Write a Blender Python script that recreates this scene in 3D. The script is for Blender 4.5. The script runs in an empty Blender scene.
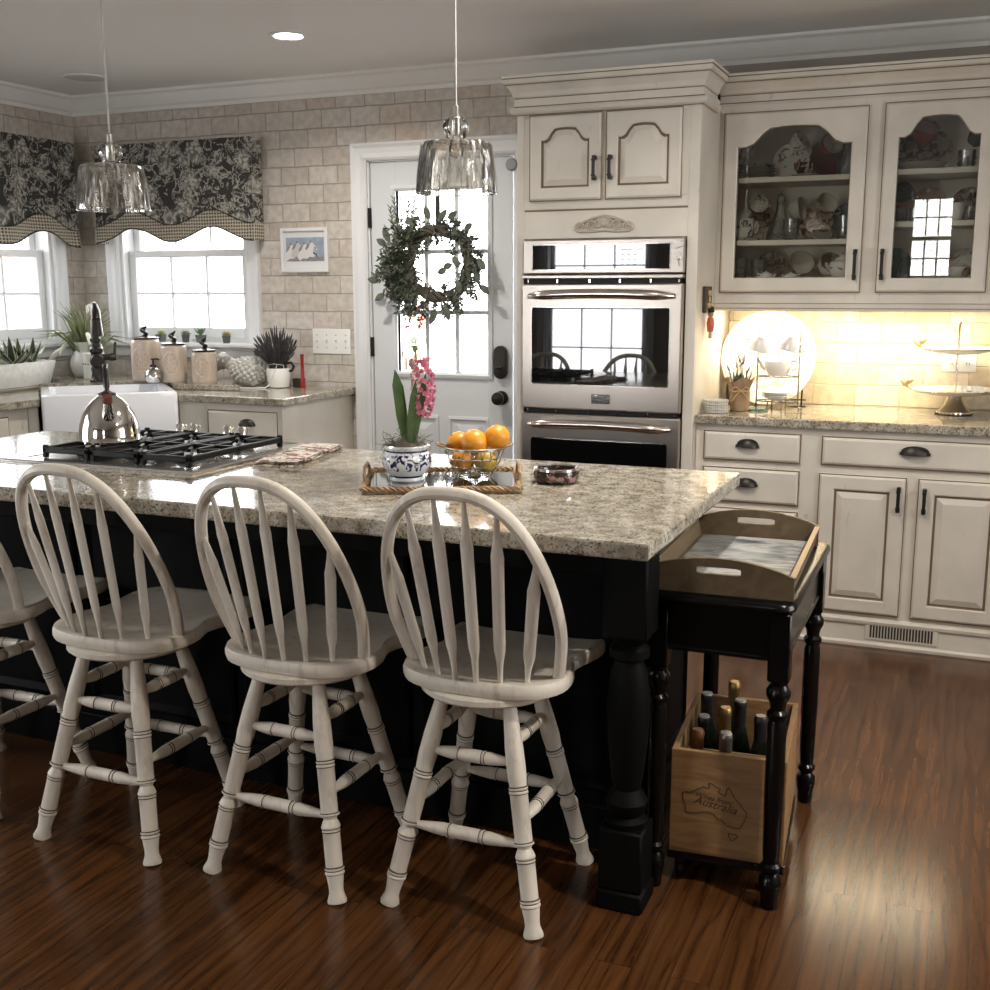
import bpy, bmesh, math, random
from math import sin, cos, pi, radians, sqrt, atan2
from mathutils import Vector, Matrix
random.seed(7)
SC = bpy.context.scene
COL = SC.collection

# ------------------------------------------------------------------ materials
def _nt(name):
    m = bpy.data.materials.new(name); m.use_nodes = True
    nt = m.node_tree; b = nt.nodes['Principled BSDF']
    return m, nt, b

def _noise(nt, scale, detail=3, vec=None, dist=0.0, rough=.5):
    n = nt.nodes.new('ShaderNodeTexNoise'); n.inputs['Scale'].default_value = scale
    n.inputs['Detail'].default_value = detail; n.inputs['Distortion'].default_value = dist
    n.inputs['Roughness'].default_value = rough
    if vec is None:
        tc = nt.nodes.new('ShaderNodeTexCoord'); vec = tc.outputs['Object']
    nt.links.new(vec, n.inputs['Vector'])
    return n

def _ramp(nt, fac, stops, const=False):
    r = nt.nodes.new('ShaderNodeValToRGB'); e = r.color_ramp.elements
    if const: r.color_ramp.interpolation = 'CONSTANT'
    while len(e) < len(stops): e.new(.5)
    for k, (p, c) in enumerate(stops):
        e[k].position = p; e[k].color = (*c, 1) if len(c) == 3 else c
    nt.links.new(fac, r.inputs['Fac'])
    return r

def _mix(nt, fac, a, b, blend='MIX'):
    m = nt.nodes.new('ShaderNodeMix'); m.data_type = 'RGBA'; m.blend_type = blend
    for s, v in ((m.inputs['Factor'], fac), (m.inputs['A'], a), (m.inputs['B'], b)):
        if isinstance(v, (int, float)): s.default_value = v
        elif isinstance(v, tuple): s.default_value = (*v, 1)
        else: nt.links.new(v, s)
    return m.outputs['Result']

def _bump(nt, b, h, strength=.3, dist=.002):
    n = nt.nodes.new('ShaderNodeBump'); n.inputs['Strength'].default_value = strength
    n.inputs['Distance'].default_value = dist
    nt.links.new(h, n.inputs['Height']); nt.links.new(n.outputs['Normal'], b.inputs['Normal'])

def _map(nt, sx=1, sy=1, sz=1, coord='Object'):
    tc = nt.nodes.new('ShaderNodeTexCoord'); mp = nt.nodes.new('ShaderNodeMapping')
    mp.inputs['Scale'].default_value = (sx, sy, sz)
    nt.links.new(tc.outputs[coord], mp.inputs['Vector'])
    return mp.outputs['Vector']

def plain(name, col, rough=.5, metal=0., var=0., vscale=12, spec=.5, bump=0., coat=0., emis=None, estr=0.):
    m, nt, b = _nt(name)
    b.inputs['Roughness'].default_value = rough; b.inputs['Metallic'].default_value = metal
    b.inputs['Specular IOR Level'].default_value = spec
    b.inputs['Coat Weight'].default_value = coat
    if var or bump:
        n = _noise(nt, vscale, 4)
        if var:
            d = tuple(max(0, c*(1-var)) for c in col); l = tuple(min(1, c*(1+var)) for c in col)
            r = _ramp(nt, n.outputs['Fac'], [(.3, d), (.7, l)])
            nt.links.new(r.outputs['Color'], b.inputs['Base Color'])
        if bump: _bump(nt, b, n.outputs['Fac'], bump)
    if not var: b.inputs['Base Color'].default_value = (*col, 1)
    if emis:
        b.inputs['Emission Color'].default_value = (*emis, 1); b.inputs['Emission Strength'].default_value = estr
    return m

def glassy(name, tint=(1, 1, 1), rough=.0, refl=1.0, body=0., bodycol=(.8, .8, .8), lumps=0.):
    """thin clear glass: fresnel reflection over straight transmission, plus a little body colour"""
    m = bpy.data.materials.new(name); m.use_nodes = True
    nt = m.node_tree; nt.nodes.remove(nt.nodes['Principled BSDF']); out = nt.nodes['Material Output']
    tr = nt.nodes.new('ShaderNodeBsdfTransparent'); tr.inputs['Color'].default_value = (*tint, 1)
    gl = nt.nodes.new('ShaderNodeBsdfGlossy'); gl.inputs['Roughness'].default_value = rough
    fr = nt.nodes.new('ShaderNodeFresnel'); fr.inputs['IOR'].default_value = 1.5
    mx = nt.nodes.new('ShaderNodeMixShader')
    mul = nt.nodes.new('ShaderNodeMath'); mul.operation = 'MULTIPLY'; mul.inputs[1].default_value = refl; mul.use_clamp = True
    nt.links.new(fr.outputs['Fac'], mul.inputs[0]); nt.links.new(mul.outputs[0], mx.inputs['Fac'])
    src = tr.outputs[0]
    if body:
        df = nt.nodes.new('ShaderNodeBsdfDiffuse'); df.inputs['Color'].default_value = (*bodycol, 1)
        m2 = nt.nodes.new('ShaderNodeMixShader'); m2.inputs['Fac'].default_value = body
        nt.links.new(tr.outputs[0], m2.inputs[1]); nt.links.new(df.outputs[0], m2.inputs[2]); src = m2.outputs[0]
    nt.links.new(src, mx.inputs[1]); nt.links.new(gl.outputs[0], mx.inputs[2])
    nt.links.new(mx.outputs[0], out.inputs['Surface'])
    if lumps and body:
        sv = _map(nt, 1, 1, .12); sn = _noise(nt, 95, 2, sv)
        sr = _ramp(nt, sn.outputs['Fac'], [(.55, (.02, .02, .02)), (.68, (.5, .5, .5))])  # white streaks mixed into the colour stand in for window highlights and bubbles
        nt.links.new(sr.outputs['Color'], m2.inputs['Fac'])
    if lumps:
        v = _map(nt, 1, 1, .18)
        n = _noise(nt, 55, 2, v)
        bp = nt.nodes.new('ShaderNodeBump'); bp.inputs['Strength'].default_value = lumps; bp.inputs['Distance'].default_value = .01
        nt.links.new(n.outputs['Fac'], bp.inputs['Height'])
        nt.links.new(bp.outputs['Normal'], gl.inputs['Normal']); nt.links.new(bp.outputs['Normal'], fr.inputs['Normal'])
    return m

def m_brick(name, swap, cols, mortar, w=.172, h=.094, rough=.6):
    m, nt, b = _nt(name)
    tc = nt.nodes.new('ShaderNodeTexCoord'); sp = nt.nodes.new('ShaderNodeSeparateXYZ'); cb = nt.nodes.new('ShaderNodeCombineXYZ')
    nt.links.new(tc.outputs['Object'], sp.inputs[0])
    nt.links.new(sp.outputs['Y' if swap else 'X'], cb.inputs['X']); nt.links.new(sp.outputs['Z'], cb.inputs['Y'])
    wob = _noise(nt, 9, 2)
    ad = nt.nodes.new('ShaderNodeVectorMath'); ad.operation = 'MULTIPLY_ADD'
    nt.links.new(wob.outputs['Color'], ad.inputs[0]); ad.inputs[1].default_value = (.012, .012, 0); nt.links.new(cb.outputs[0], ad.inputs[2])
    br = nt.nodes.new('ShaderNodeTexBrick')
    br.inputs['Scale'].default_value = 1; br.inputs['Brick Width'].default_value = w; br.inputs['Row Height'].default_value = h
    br.inputs['Mortar Size'].default_value = .0035; br.inputs['Mortar Smooth'].default_value = .6; br.inputs['Bias'].default_value = 0
    br.inputs['Color1'].default_value = (0, 0, 0, 1); br.inputs['Color2'].default_value = (1, 1, 1, 1); br.inputs['Mortar'].default_value = (.5, .5, .5, 1)
    nt.links.new(ad.outputs[0], br.inputs['Vector'])
    rmp = _ramp(nt, br.outputs['Color'], [(0, cols[0]), (.35, cols[1]), (.7, cols[2]), (1, cols[3])])
    n2 = _noise(nt, 26, 4)
    dirt = _ramp(nt, n2.outputs['Fac'], [(.35, (.82, .80, .78)), (.65, (1.04, 1.03, 1.02))])
    c = _mix(nt, 1., rmp.outputs['Color'], dirt.outputs['Color'], 'MULTIPLY')
    c = _mix(nt, br.outputs['Fac'], c, mortar)
    nt.links.new(c, b.inputs['Base Color']); b.inputs['Roughness'].default_value = rough
    inv = nt.nodes.new('ShaderNodeMath'); inv.operation = 'MULTIPLY_ADD'; inv.inputs[1].default_value = -1; 
    nt.links.new(br.outputs['Fac'], inv.inputs[0])
    n3 = nt.nodes.new('ShaderNodeMath'); n3.operation = 'MULTIPLY'; n3.inputs[1].default_value = .35
    nt.links.new(n2.outputs['Fac'], n3.inputs[0]); nt.links.new(n3.outputs[0], inv.inputs[2])
    _bump(nt, b, inv.outputs[0], .8, .005)
    return m

def m_floor():
    m, nt, b = _nt('oak_boards')
    tc = nt.nodes.new('ShaderNodeTexCoord'); sp = nt.nodes.new('ShaderNodeSeparateXYZ'); cb = nt.nodes.new('ShaderNodeCombineXYZ')
    nt.links.new(tc.outputs['Object'], sp.inputs[0]); nt.links.new(sp.outputs['Y'], cb.inputs['X']); nt.links.new(sp.outputs['X'], cb.inputs['Y'])
    br = nt.nodes.new('ShaderNodeTexBrick')
    br.inputs['Scale'].default_value = 1; br.inputs['Brick Width'].default_value = 1.3; br.inputs['Row Height'].default_value = .083
    br.offset = .37; br.offset_frequency = 2
    br.inputs['Mortar Size'].default_value = .0009; br.inputs['Mortar Smooth'].default_value = .3
    br.inputs['Color1'].default_value = (0, 0, 0, 1); br.inputs['Color2'].default_value = (1, 1, 1, 1); br.inputs['Mortar'].default_value = (.5, .5, .5, 1)
    nt.links.new(cb.outputs[0], br.inputs['Vector'])
    v = nt.nodes.new('ShaderNodeVectorMath'); v.operation = 'MULTIPLY_ADD'
    nt.links.new(br.outputs['Color'], v.inputs[0]); v.inputs[1].default_value = (3.1, 7.7, 1.3); nt.links.new(tc.outputs['Object'], v.inputs[2])
    mp = nt.nodes.new('ShaderNodeMapping'); mp.inputs['Scale'].default_value = (1, .055, 1); nt.links.new(v.outputs[0], mp.inputs['Vector'])
    wv = nt.nodes.new('ShaderNodeTexNoise'); wv.inputs['Scale'].default_value = 52; wv.inputs['Detail'].default_value = 5; wv.inputs['Roughness'].default_value = .65; wv.inputs['Distortion'].default_value = .25
    nt.links.new(mp.outputs[0], wv.inputs['Vector'])
    m3 = nt.nodes.new('ShaderNodeMapping'); m3.inputs['Scale'].default_value = (1, .16, 1); nt.links.new(v.outputs[0], m3.inputs['Vector'])
    cat_ = nt.nodes.new('ShaderNodeTexWave'); cat_.wave_type = 'BANDS'; cat_.bands_direction = 'X'; cat_.inputs['Scale'].default_value = 7; cat_.inputs['Distortion'].default_value = 11; cat_.inputs['Detail'].default_value = 2; cat_.inputs['Detail Scale'].default_value = 1.2
    nt.links.new(m3.outputs[0], cat_.inputs['Vector'])
    lines = _ramp(nt, cat_.outputs['Fac'], [(.0, (.66, .62, .58)), (.14, (.93, .92, .91)), (.5, (1.02, 1.02, 1.02)), (1, (1.06, 1.06, 1.06))])
    base = _ramp(nt, wv.outputs['Fac'], [(.28, (.036, .0128, .0044)), (.48, (.074, .0285, .0092)), (.72, (.112, .046, .0148))])
    tone = _ramp(nt, br.outputs['Color'], [(0, (.82, .80, .79)), (.5, (1, 1, 1)), (1, (1.14, 1.1, 1.06))])
    c = _mix(nt, 1., base.outputs['Color'], tone.outputs['Color'], 'MULTIPLY')
    c = _mix(nt, 1., c, lines.outputs['Color'], 'MULTIPLY')
    c = _mix(nt, br.outputs['Fac'], c, (.03, .012, .006))
    nt.links.new(c, b.inputs['Base Color'])
    b.inputs['Specular IOR Level'].default_value = .36
    rr = _ramp(nt, wv.outputs['Fac'], [(.3, (.22,)*3), (.7, (.18,)*3)])
    nt.links.new(rr.outputs['Color'], b.inputs['Roughness'])
    _bump(nt, b, wv.outputs['Fac'], .03, .001)
    return m

def m_granite(name='granite', warm=1.0):
    m, nt, b = _nt(name)
    n1 = _noise(nt, 26, 6); n2 = _noise(nt, 150, 4)
    vo = nt.nodes.new('ShaderNodeTexVoronoi'); vo.inputs['Scale'].default_value = 190
    tc = nt.nodes.new('ShaderNodeTexCoord'); nt.links.new(tc.outputs['Object'], vo.inputs['Vector'])
    base = _ramp(nt, n1.outputs['Fac'], [(.3, (.22, .19, .145)), (.5, (.36, .325, .26)), (.7, (.50, .47, .40))])
    grain = _ramp(nt, vo.outputs['Color'], [(.10, (.10, .09, .08)), (.22, (.5, .47, .43)), (.45, (1, 1, 1)), (.8, (1.12, 1.12, 1.1))])
    c = _mix(nt, .8, base.outputs['Color'], grain.outputs['Color'], 'MULTIPLY')
    spk = _ramp(nt, n2.outputs['Fac'], [(.57, (0, 0, 0)), (.65, (1, 1, 1))])
    n3 = _noise(nt, 14, 2)
    gate = _ramp(nt, n3.outputs['Fac'], [(.42, (.1, .1, .1)), (.6, (1, 1, 1))])
    f = _mix(nt, 1., spk.outputs['Color'], gate.outputs['Color'], 'MULTIPLY')
    c = _mix(nt, f, c, (.05, .038, .03))
    nt.links.new(c, b.inputs['Base Color']); b.inputs['Roughness'].default_value = .09
    return m

def m_grain(name, c0, c1, scale=8, stretch=(1, 1, .08), rough=.5, coat=0.):
    m, nt, b = _nt(name)
    v = _map(nt, *stretch)
    n = _noise(nt, scale, 4, v, .8)
    r = _ramp(nt, n.outputs['Fac'], [(.3, c0), (.7, c1)])
    nt.links.new(r.outputs['Color'], b.inputs['Base Color']); b.inputs['Roughness'].default_value = rough
    b.inputs['Coat Weight'].default_value = coat
    _bump(nt, b, n.outputs['Fac'], .15, .001)
    return m

def m_antique(name, col, worn, rough=.42, lo=.66, hi=.78, scale=30):
    """hand-painted wood with rubbed glaze streaks"""
    m, nt, b = _nt(name)
    v = _map(nt, 1, 1, .22)
    n = _noise(nt, scale, 6, v, .3, .65)
    r = _ramp(nt, n.outputs['Fac'], [(lo, (0, 0, 0)), (hi, (1, 1, 1))])
    n2 = _noise(nt, 5, 3)
    d = tuple(c*.90 for c in col); l = tuple(min(1, c*1.06) for c in col)
    r2 = _ramp(nt, n2.outputs['Fac'], [(.3, d), (.7, l)])
    hf = nt.nodes.new('ShaderNodeMath'); hf.operation = 'MULTIPLY'; hf.inputs[1].default_value = .55
    nt.links.new(r.outputs['Color'], hf.inputs[0])
    c = _mix(nt, hf.outputs[0], r2.outputs['Color'], worn)
    nt.links.new(c, b.inputs['Base Color']); b.inputs['Roughness'].default_value = rough
    _bump(nt, b, n.outputs['Fac'], .08, .001)
    return m

def m_toile(name):
    """charcoal fabric printed with cream flowers and stems"""
    m, nt, b = _nt(name)
    fl = _map(nt, 1, .4, 1)
    wob = _noise(nt, 14, 3, fl)
    ad = nt.nodes.new('ShaderNodeVectorMath'); ad.operation = 'MULTIPLY_ADD'
    nt.links.new(wob.outputs['Color'], ad.inputs[0]); ad.inputs[1].default_value = (.05, 0, .05); nt.links.new(fl, ad.inputs[2])
    v1 = nt.nodes.new('ShaderNodeTexVoronoi'); v1.inputs['Scale'].default_value = 7.5; nt.links.new(ad.outputs[0], v1.inputs['Vector'])
    v2 = nt.nodes.new('ShaderNodeTexVoronoi'); v2.inputs['Scale'].default_value = 42; nt.links.new(ad.outputs[0], v2.inputs['Vector'])
    n = _noise(nt, 17, 4, ad.outputs[0], 2.0)
    a = _ramp(nt, v1.outputs['Distance'], [(.30, (1, 1, 1)), (.46, (0, 0, 0))])
    p = _ramp(nt, v2.outputs['Distance'], [(.30, (1, 1, 1)), (.55, (.25, .25, .25))])
    f1 = _mix(nt, 1., a.outputs['Color'], p.outputs['Color'], 'MULTIPLY')
    s = _ramp(nt, n.outputs['Fac'], [(.50, (0, 0, 0)), (.56, (1, 1, 1)), (.60, (.2, .2, .2)), (.66, (0, 0, 0))])
    f = _mix(nt, 1., f1, s.outputs['Color'], 'SCREEN')
    hf = nt.nodes.new('ShaderNodeMath'); hf.operation = 'MULTIPLY'; hf.inputs[1].default_value = .95
    nt.links.new(f, hf.inputs[0])
    c = _mix(nt, hf.outputs[0], (.052, .051, .048), (.50, .475, .42))
    nt.links.new(c, b.inputs['Base Color']); b.inputs['Roughness'].default_value = .95; b.inputs['Specular IOR Level'].default_value = .1
    return m

def m_dots(name, bg, fg, scale=95, lo=.28, hi=.36, flat=False):
    m, nt, b = _nt(name)
    fl = _map(nt, 1, 1, 1)
    v = nt.nodes.new('ShaderNodeTexVoronoi')
    if flat:
        sp = nt.nodes.new('ShaderNodeSeparateXYZ'); cb = nt.nodes.new('ShaderNodeCombineXYZ'); nt.links.new(fl, sp.inputs[0])
        ay = nt.nodes.new('ShaderNodeMath'); nt.links.new(sp.outputs['X'], ay.inputs[0]); nt.links.new(sp.outputs['Y'], ay.inputs[1])
        nt.links.new(ay.outputs[0], cb.inputs['X']); nt.links.new(sp.outputs['Z'], cb.inputs['Y']); fl = cb.outputs[0]; v.voronoi_dimensions = '2D'
    v.inputs['Scale'].default_value = scale; v.inputs['Randomness'].default_value = .1
    nt.links.new(fl, v.inputs['Vector'])
    r = _ramp(nt, v.outputs['Distance'], [(lo, fg), (hi, bg)])
    nt.links.new(r.outputs['Color'], b.inputs['Base Color']); b.inputs['Roughness'].default_value = .9
    return m

def m_floral(name, bg, fg, fg2=None, scale=22, amount=.5, rough=.15):
    """glazed china with a printed sprig pattern"""
    m, nt, b = _nt(name)
    tc = nt.nodes.new('ShaderNodeTexCoord')
    n = _noise(nt, scale, 3, tc.outputs['Object'], 1.2)
    r = _ramp(nt, n.outputs['Fac'], [(1-amount-.03, (0, 0, 0)), (1-amount+.02, (1, 1, 1))])
    n2 = _noise(nt, scale*1.7, 2, tc.outputs['Object'])
    r2 = _ramp(nt, n2.outputs['Fac'], [(.48, fg), (.53, fg2 or fg)])
    c = _mix(nt, r.outputs['Color'], bg, r2.outputs['Color'])
    nt.links.new(c, b.inputs['Base Color']); b.inputs['Roughness'].default_value = rough
    return m

def m_brushed(name, col, rough=.28, aniso=.5):
    m, nt, b = _nt(name)
    b.inputs['Base Color'].default_value = (*col, 1); b.inputs['Metallic'].default_value = 1
    v = _map(nt, 2, 2, 160)
    n = _noise(nt, 3, 2, v)
    r = _ramp(nt, n.outputs['Fac'], [(.3, (rough*.95,)*3), (.7, (rough*1.06,)*3)])
    nt.links.new(r.outputs['Color'], b.inputs['Roughness'])
    return m
# ------------------------------------------------------------------ mesh builders
def V(*a): return Vector(a)
class MB:
    """collects shapes into one mesh"""
    def __init__(s): s.bm = bmesh.new(); s.mats = []
    def mi(s, m):
        if m not in s.mats: s.mats.append(m)
        return s.mats.index(m)
    def face(s, vs, m, smooth=False):
        try: f = s.bm.faces.new(vs)
        except ValueError: return None
        f.material_index = s.mi(m); f.smooth = smooth
        return f
    def box(s, x0, x1, y0, y1, z0, z1, m, bev=0., T=None, seg=1):
        b2 = bmesh.new()
        bmesh.ops.create_cube(b2, size=1)
        for v in b2.verts: v.co = V(x0+(v.co.x+.5)*(x1-x0), y0+(v.co.y+.5)*(y1-y0), z0+(v.co.z+.5)*(z1-z0))
        if bev: bmesh.ops.bevel(b2, geom=list(b2.edges), offset=bev, segments=seg, profile=.5, affect='EDGES')
        s.merge(b2, m, T)
        return s
    def merge(s, b2, m, T=None, smooth=None):
        mp = {}
        for v in b2.verts: mp[v] = s.bm.verts.new(T @ v.co if T else v.co)
        k = s.mi(m)
        for f in b2.faces:
            g = s.bm.faces.new([mp[v] for v in f.verts]); g.material_index = k
            g.smooth = f.smooth if smooth is None else smooth
        b2.free()
    def rings(s, rings, m, closed_ring=True, cap0=True, cap1=True, smooth=True, loop=False, mats=None, T=None):
        R = [[s.bm.verts.new(T @ p if T else p) for p in r] for r in rings]
        n = len(R[0]); K = len(R)
        for i in range(K if loop else K-1):
            a, b = R[i], R[(i+1) % K]
            mm = mats[i] if mats else m
            for j in range(n if closed_ring else n-1):
                s.face([a[j], a[(j+1) % n], b[(j+1) % n], b[j]], mm, smooth)
        if not loop and closed_ring:
            if cap0: s.face(list(reversed(R[0])), mats[0] if mats else m, False)
            if cap1: s.face(R[-1], mats[-1] if mats else m, False)
        return s
    def lathe(s, prof, m, seg=24, c=(0, 0, 0), T=None, cap0=True, cap1=True, smooth=True, mats=None, sx=1., sy=1.):
        rings = []
        for r, z in prof:
            r = max(r, 1e-4)
            rings.append([V(c[0]+sx*r*cos(2*pi*k/seg), c[1]+sy*r*sin(2*pi*k/seg), c[2]+z) for k in range(seg)])
        return s.rings(rings, m, True, cap0, cap1, smooth, False, mats, T)
    def tube(s, pts, r, m, seg=8, closed=False, T=None, flat=1., up=None, cap=True, smooth=True):
        pts = [Vector(p) for p in pts]; n = len(pts)
        if closed: tan = [(pts[(i+1) % n]-pts[i-1]).normalized() for i in range(n)]
        else: tan = [(pts[min(i+1, n-1)]-pts[max(i-1, 0)]).normalized() for i in range(n)]
        ref = Vector(up) if up else (V(0, 0, 1) if abs(tan[0].z) < .9 else V(1, 0, 0))
        rings = []; u = None
        for i, p in enumerate(pts):
            t = tan[i]
            u = (ref if (u is None or up) else u); u = (u - t*u.dot(t))
            u = u.normalized() if u.length > 1e-6 else t.orthogonal().normalized()
            w = t.cross(u); rr = r[i] if isinstance(r, (list, tuple)) else r
            rings.append([p + u*(rr*flat*cos(2*pi*k/seg)) + w*(rr*sin(2*pi*k/seg)) for k in range(seg)])
        return s.rings(rings, m, True, cap, cap, smooth, closed, None, T)
    def turned(s, p0, p1, prof, m, seg=14, gm=None, grooves=()):
        """lathe-turned bar from p0 to p1; prof = [(fraction, radius)]; grooves = indices of glaze bands"""
        p0, p1 = Vector(p0), Vector(p1); d = p1-p0; q = V(0, 0, 1).rotation_difference(d.normalized()).to_matrix()
        rings = [[p0 + d*t + q @ V(r*cos(2*pi*k/seg), r*sin(2*pi*k/seg), 0) for k in range(seg)] for t, r in prof]
        mats = [gm if (gm and i in grooves) else m for i in range(len(prof)-1)]
        return s.rings(rings, m, mats=mats)
    def prism(s, poly, a, b, m, plane='XY', bev=0., T=None, seg=2, smooth=False):
        """extrude 2-D polygon between a and b along the axis normal to plane"""
        b2 = bmesh.new()
        f = {'XY': lambda x, y, t: V(x, y, t), 'XZ': lambda x, y, t: V(x, t, y), 'YZ': lambda x, y, t: V(t, x, y)}[plane]
        A = [b2.verts.new(f(x, y, a)) for x, y in poly]; B = [b2.verts.new(f(x, y, b)) for x, y in poly]
        n = len(poly)
        fa = b2.faces.new(A); fb = b2.faces.new(B)
        for i in range(n):
            g = b2.faces.new([A[i], A[(i+1) % n], B[(i+1) % n], B[i]]); g.smooth = smooth
        bmesh.ops.recalc_face_normals(b2, faces=list(b2.faces))
        if bev:
            ed = [e for e in b2.edges if (e in fa.edges or e in fb.edges)]
            bmesh.ops.bevel(b2, geom=ed, offset=bev, segments=seg, profile=.5, affect='EDGES')
        s.merge(b2, m, T)
        return s
    def ball(s, c, r, m, seg=14, rg=9, T=None, sq=(1, 1, 1)):
        prof = [(r*sin(pi*i/rg), -r*cos(pi*i/rg)) for i in range(rg+1)]
        rings = [[V(c[0]+sq[0]*max(p[0], 1e-4)*cos(2*pi*k/seg), c[1]+sq[1]*max(p[0], 1e-4)*sin(2*pi*k/seg), c[2]+sq[2]*p[1]) for k in range(seg)] for p in prof]
        return s.rings(rings, m, T=T)
    def grid(s, fn, nu, nv, m, T=None, smooth=True):
        g = [[s.bm.verts.new(T @ fn(i/nu, j/nv) if T else fn(i/nu, j/nv)) for j in range(nv+1)] for i in range(nu+1)]
        for i in range(nu):
            for j in range(nv):
                s.face([g[i][j], g[i+1][j], g[i+1][j+1], g[i][j+1]], m, smooth)
        return s
    def leaf(s, base, tip, width, m, normal=(0, 0, 1), curl=0., n=3):
        base, tip = Vector(base), Vector(tip); d = tip-base; L = d.length
        w = d.cross(Vector(normal)); w = w.normalized() if w.length > 1e-6 else d.orthogonal().normalized()
        nn = w.cross(d).normalized()
        pts = []
        for i in range(n+1):
            t = i/n; ww = width*sin(pi*(.12+.85*t))*(1 if t < .99 else .1)
            c = base + d*t + nn*(curl*L*sin(pi*t))
            pts.append((s.bm.verts.new(c-w*ww*.5), s.bm.verts.new(c+w*ww*.5)))
        for i in range(n):
            s.face([pts[i][0], pts[i][1], pts[i+1][1], pts[i+1][0]], m, True)
        return s
    def text(s, body, size, m, T, shear=0., ext=.0006, align='CENTER'):
        cu = bpy.data.curves.new('lettering', 'FONT'); cu.body = body; cu.size = size; cu.align_x = align; cu.align_y = 'CENTER'
        cu.extrude = ext; cu.shear = shear; cu.resolution_u = 3
        o = bpy.data.objects.new('lettering', cu); COL.objects.link(o)
        bpy.context.view_layer.update()
        me = bpy.data.meshes.new_from_object(o)
        b2 = bmesh.new(); b2.from_mesh(me); s.merge(b2, m, T)
        bpy.data.objects.remove(o); bpy.data.meshes.remove(me); bpy.data.curves.remove(cu)
        return s
    def obj(s, name, parent=None, loc=None, rot=None, label=None, angle=38, fix=True):
        if fix: bmesh.ops.recalc_face_normals(s.bm, faces=list(s.bm.faces))
        me = bpy.data.meshes.new(name); s.bm.to_mesh(me); s.bm.free()
        for m in s.mats: me.materials.append(m)
        if any(p.use_smooth for p in me.polygons): me.set_sharp_from_angle(angle=radians(angle))
        o = bpy.data.objects.new(name, me); COL.objects.link(o)
        if parent is not None: o.parent = parent
        if loc: o.location = loc
        if rot: o.rotation_euler = rot
        if label: o['label'] = label
        return o

def tag(o, label, cat, group=None, kind=None):
    o['label'] = label; o['category'] = cat
    if group: o['group'] = group
    if kind: o['kind'] = kind
    return o
def thing(name, label, cat, loc=(0, 0, 0), rz=0., group=None, rot=None):
    o = bpy.data.objects.new(name, None); COL.objects.link(o); o.empty_display_size = .1
    o.location = loc; o.rotation_euler = rot or (0, 0, rz)
    return tag(o, label, cat, group)
def struct(mb, name, label=None, cat=None):
    o = mb.obj(name); o['kind'] = 'structure'
    if label: o['label'] = label
    o['category'] = cat or name.split('_')[0]
    return o
def dup(root, loc=None, rot=None, label=None, group=None):
    def rec(o, par):
        c = o.copy(); COL.objects.link(c)
        if par is not None: c.parent = par
        for ch in kids.get(o.name, ()): rec(ch, c)
        return c
    kids = {}
    for o in COL.objects:
        if o.parent is not None: kids.setdefault(o.parent.name, []).append(o)
    r = rec(root, None)
    if loc is not None: r.location = loc
    if rot is not None: r.rotation_euler = rot
    if label: r['label'] = label
    if group: r['group'] = group
    return r

# ------------------------------------------------------------------ shared geometry
YW = 5.234      # back wall
XL = -4.84      # left wall
YC = 4.584      # right counter front edge
YB = 4.614      # right base cabinet faces
YO = 4.569      # oven tower face
YU = 4.894      # upper cabinet faces
ZC = 2.50       # ceiling
ZT = .914       # counter height
ROT = lambda ax, deg: Matrix.Rotation(radians(deg), 4, ax)
TR = lambda x, y, z: Matrix.Translation((x, y, z))

# ------------------------------------------------------------------ palette
P_CAB = m_antique('antique_cream_paint', (.66, .61, .53), (.16, .11, .07))
P_CABG = plain('brown_glaze', (.17, .12, .075), .5)
P_CABD = m_antique('antique_cream_light', (.66, .60, .50), (.2, .14, .09))
P_WHITE = plain('white_trim_paint', (.74, .75, .76), .4)
P_DOOR = plain('white_door_paint', (.66, .68, .70), .4)
P_CEIL = plain('ceiling_paint', (.80, .785, .76), .7)
P_IRON = plain('oil_rubbed_bronze', (.030, .026, .022), .38, .6)
P_BLACK = plain('black_painted_wood', (.003, .0028, .0026), .22, spec=.25, var=.2, vscale=20)
P_BLACKISL = plain('black_cabinet_paint', (.0022, .0021, .002), .6, spec=.10)
P_STEEL = m_brushed('brushed_steel', (.47, .415, .37), .30)
P_STEELP = plain('polished_steel', (.72, .70, .67), .12, 1.)
P_BLKGLASS = plain('black_oven_glass', (.003, .003, .003), .015, spec=1.0, coat=.6)
P_GRANITE = m_granite()
P_STOOL = m_antique('stool_cream_paint', (.70, .635, .54), (.26, .20, .14), .45, .53, .76, 30)
P_STOOLG = plain('stool_dark_glaze', (.05, .04, .03), .5)
P_CHINA = plain('white_china', (.82, .81, .78), .12)
P_GLASS = glassy('clear_glass', (.98, .99, .98), refl=.9)
P_PANE = glassy('window_pane', (1, 1, 1), refl=.6)
P_CABPANE = glassy('cabinet_pane', (.99, .99, .97), refl=1.6)
P_CRYSTAL = glassy('cut_crystal', (.93, .95, .94), refl=1.6, body=.12, bodycol=(.55, .58, .56))
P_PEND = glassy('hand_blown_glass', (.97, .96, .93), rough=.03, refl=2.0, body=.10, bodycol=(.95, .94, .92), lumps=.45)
P_PORC = plain('white_porcelain', (.84, .85, .88), .1)
P_GREEN = plain('leaf_green', (.055, .085, .04), .55, var=.45, vscale=30)
P_SAGE = plain('dusty_sage', (.085, .10, .075), .7, var=.4, vscale=25)
P_VINE = plain('brown_vine', (.075, .062, .045), .8, var=.4, vscale=40)
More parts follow.
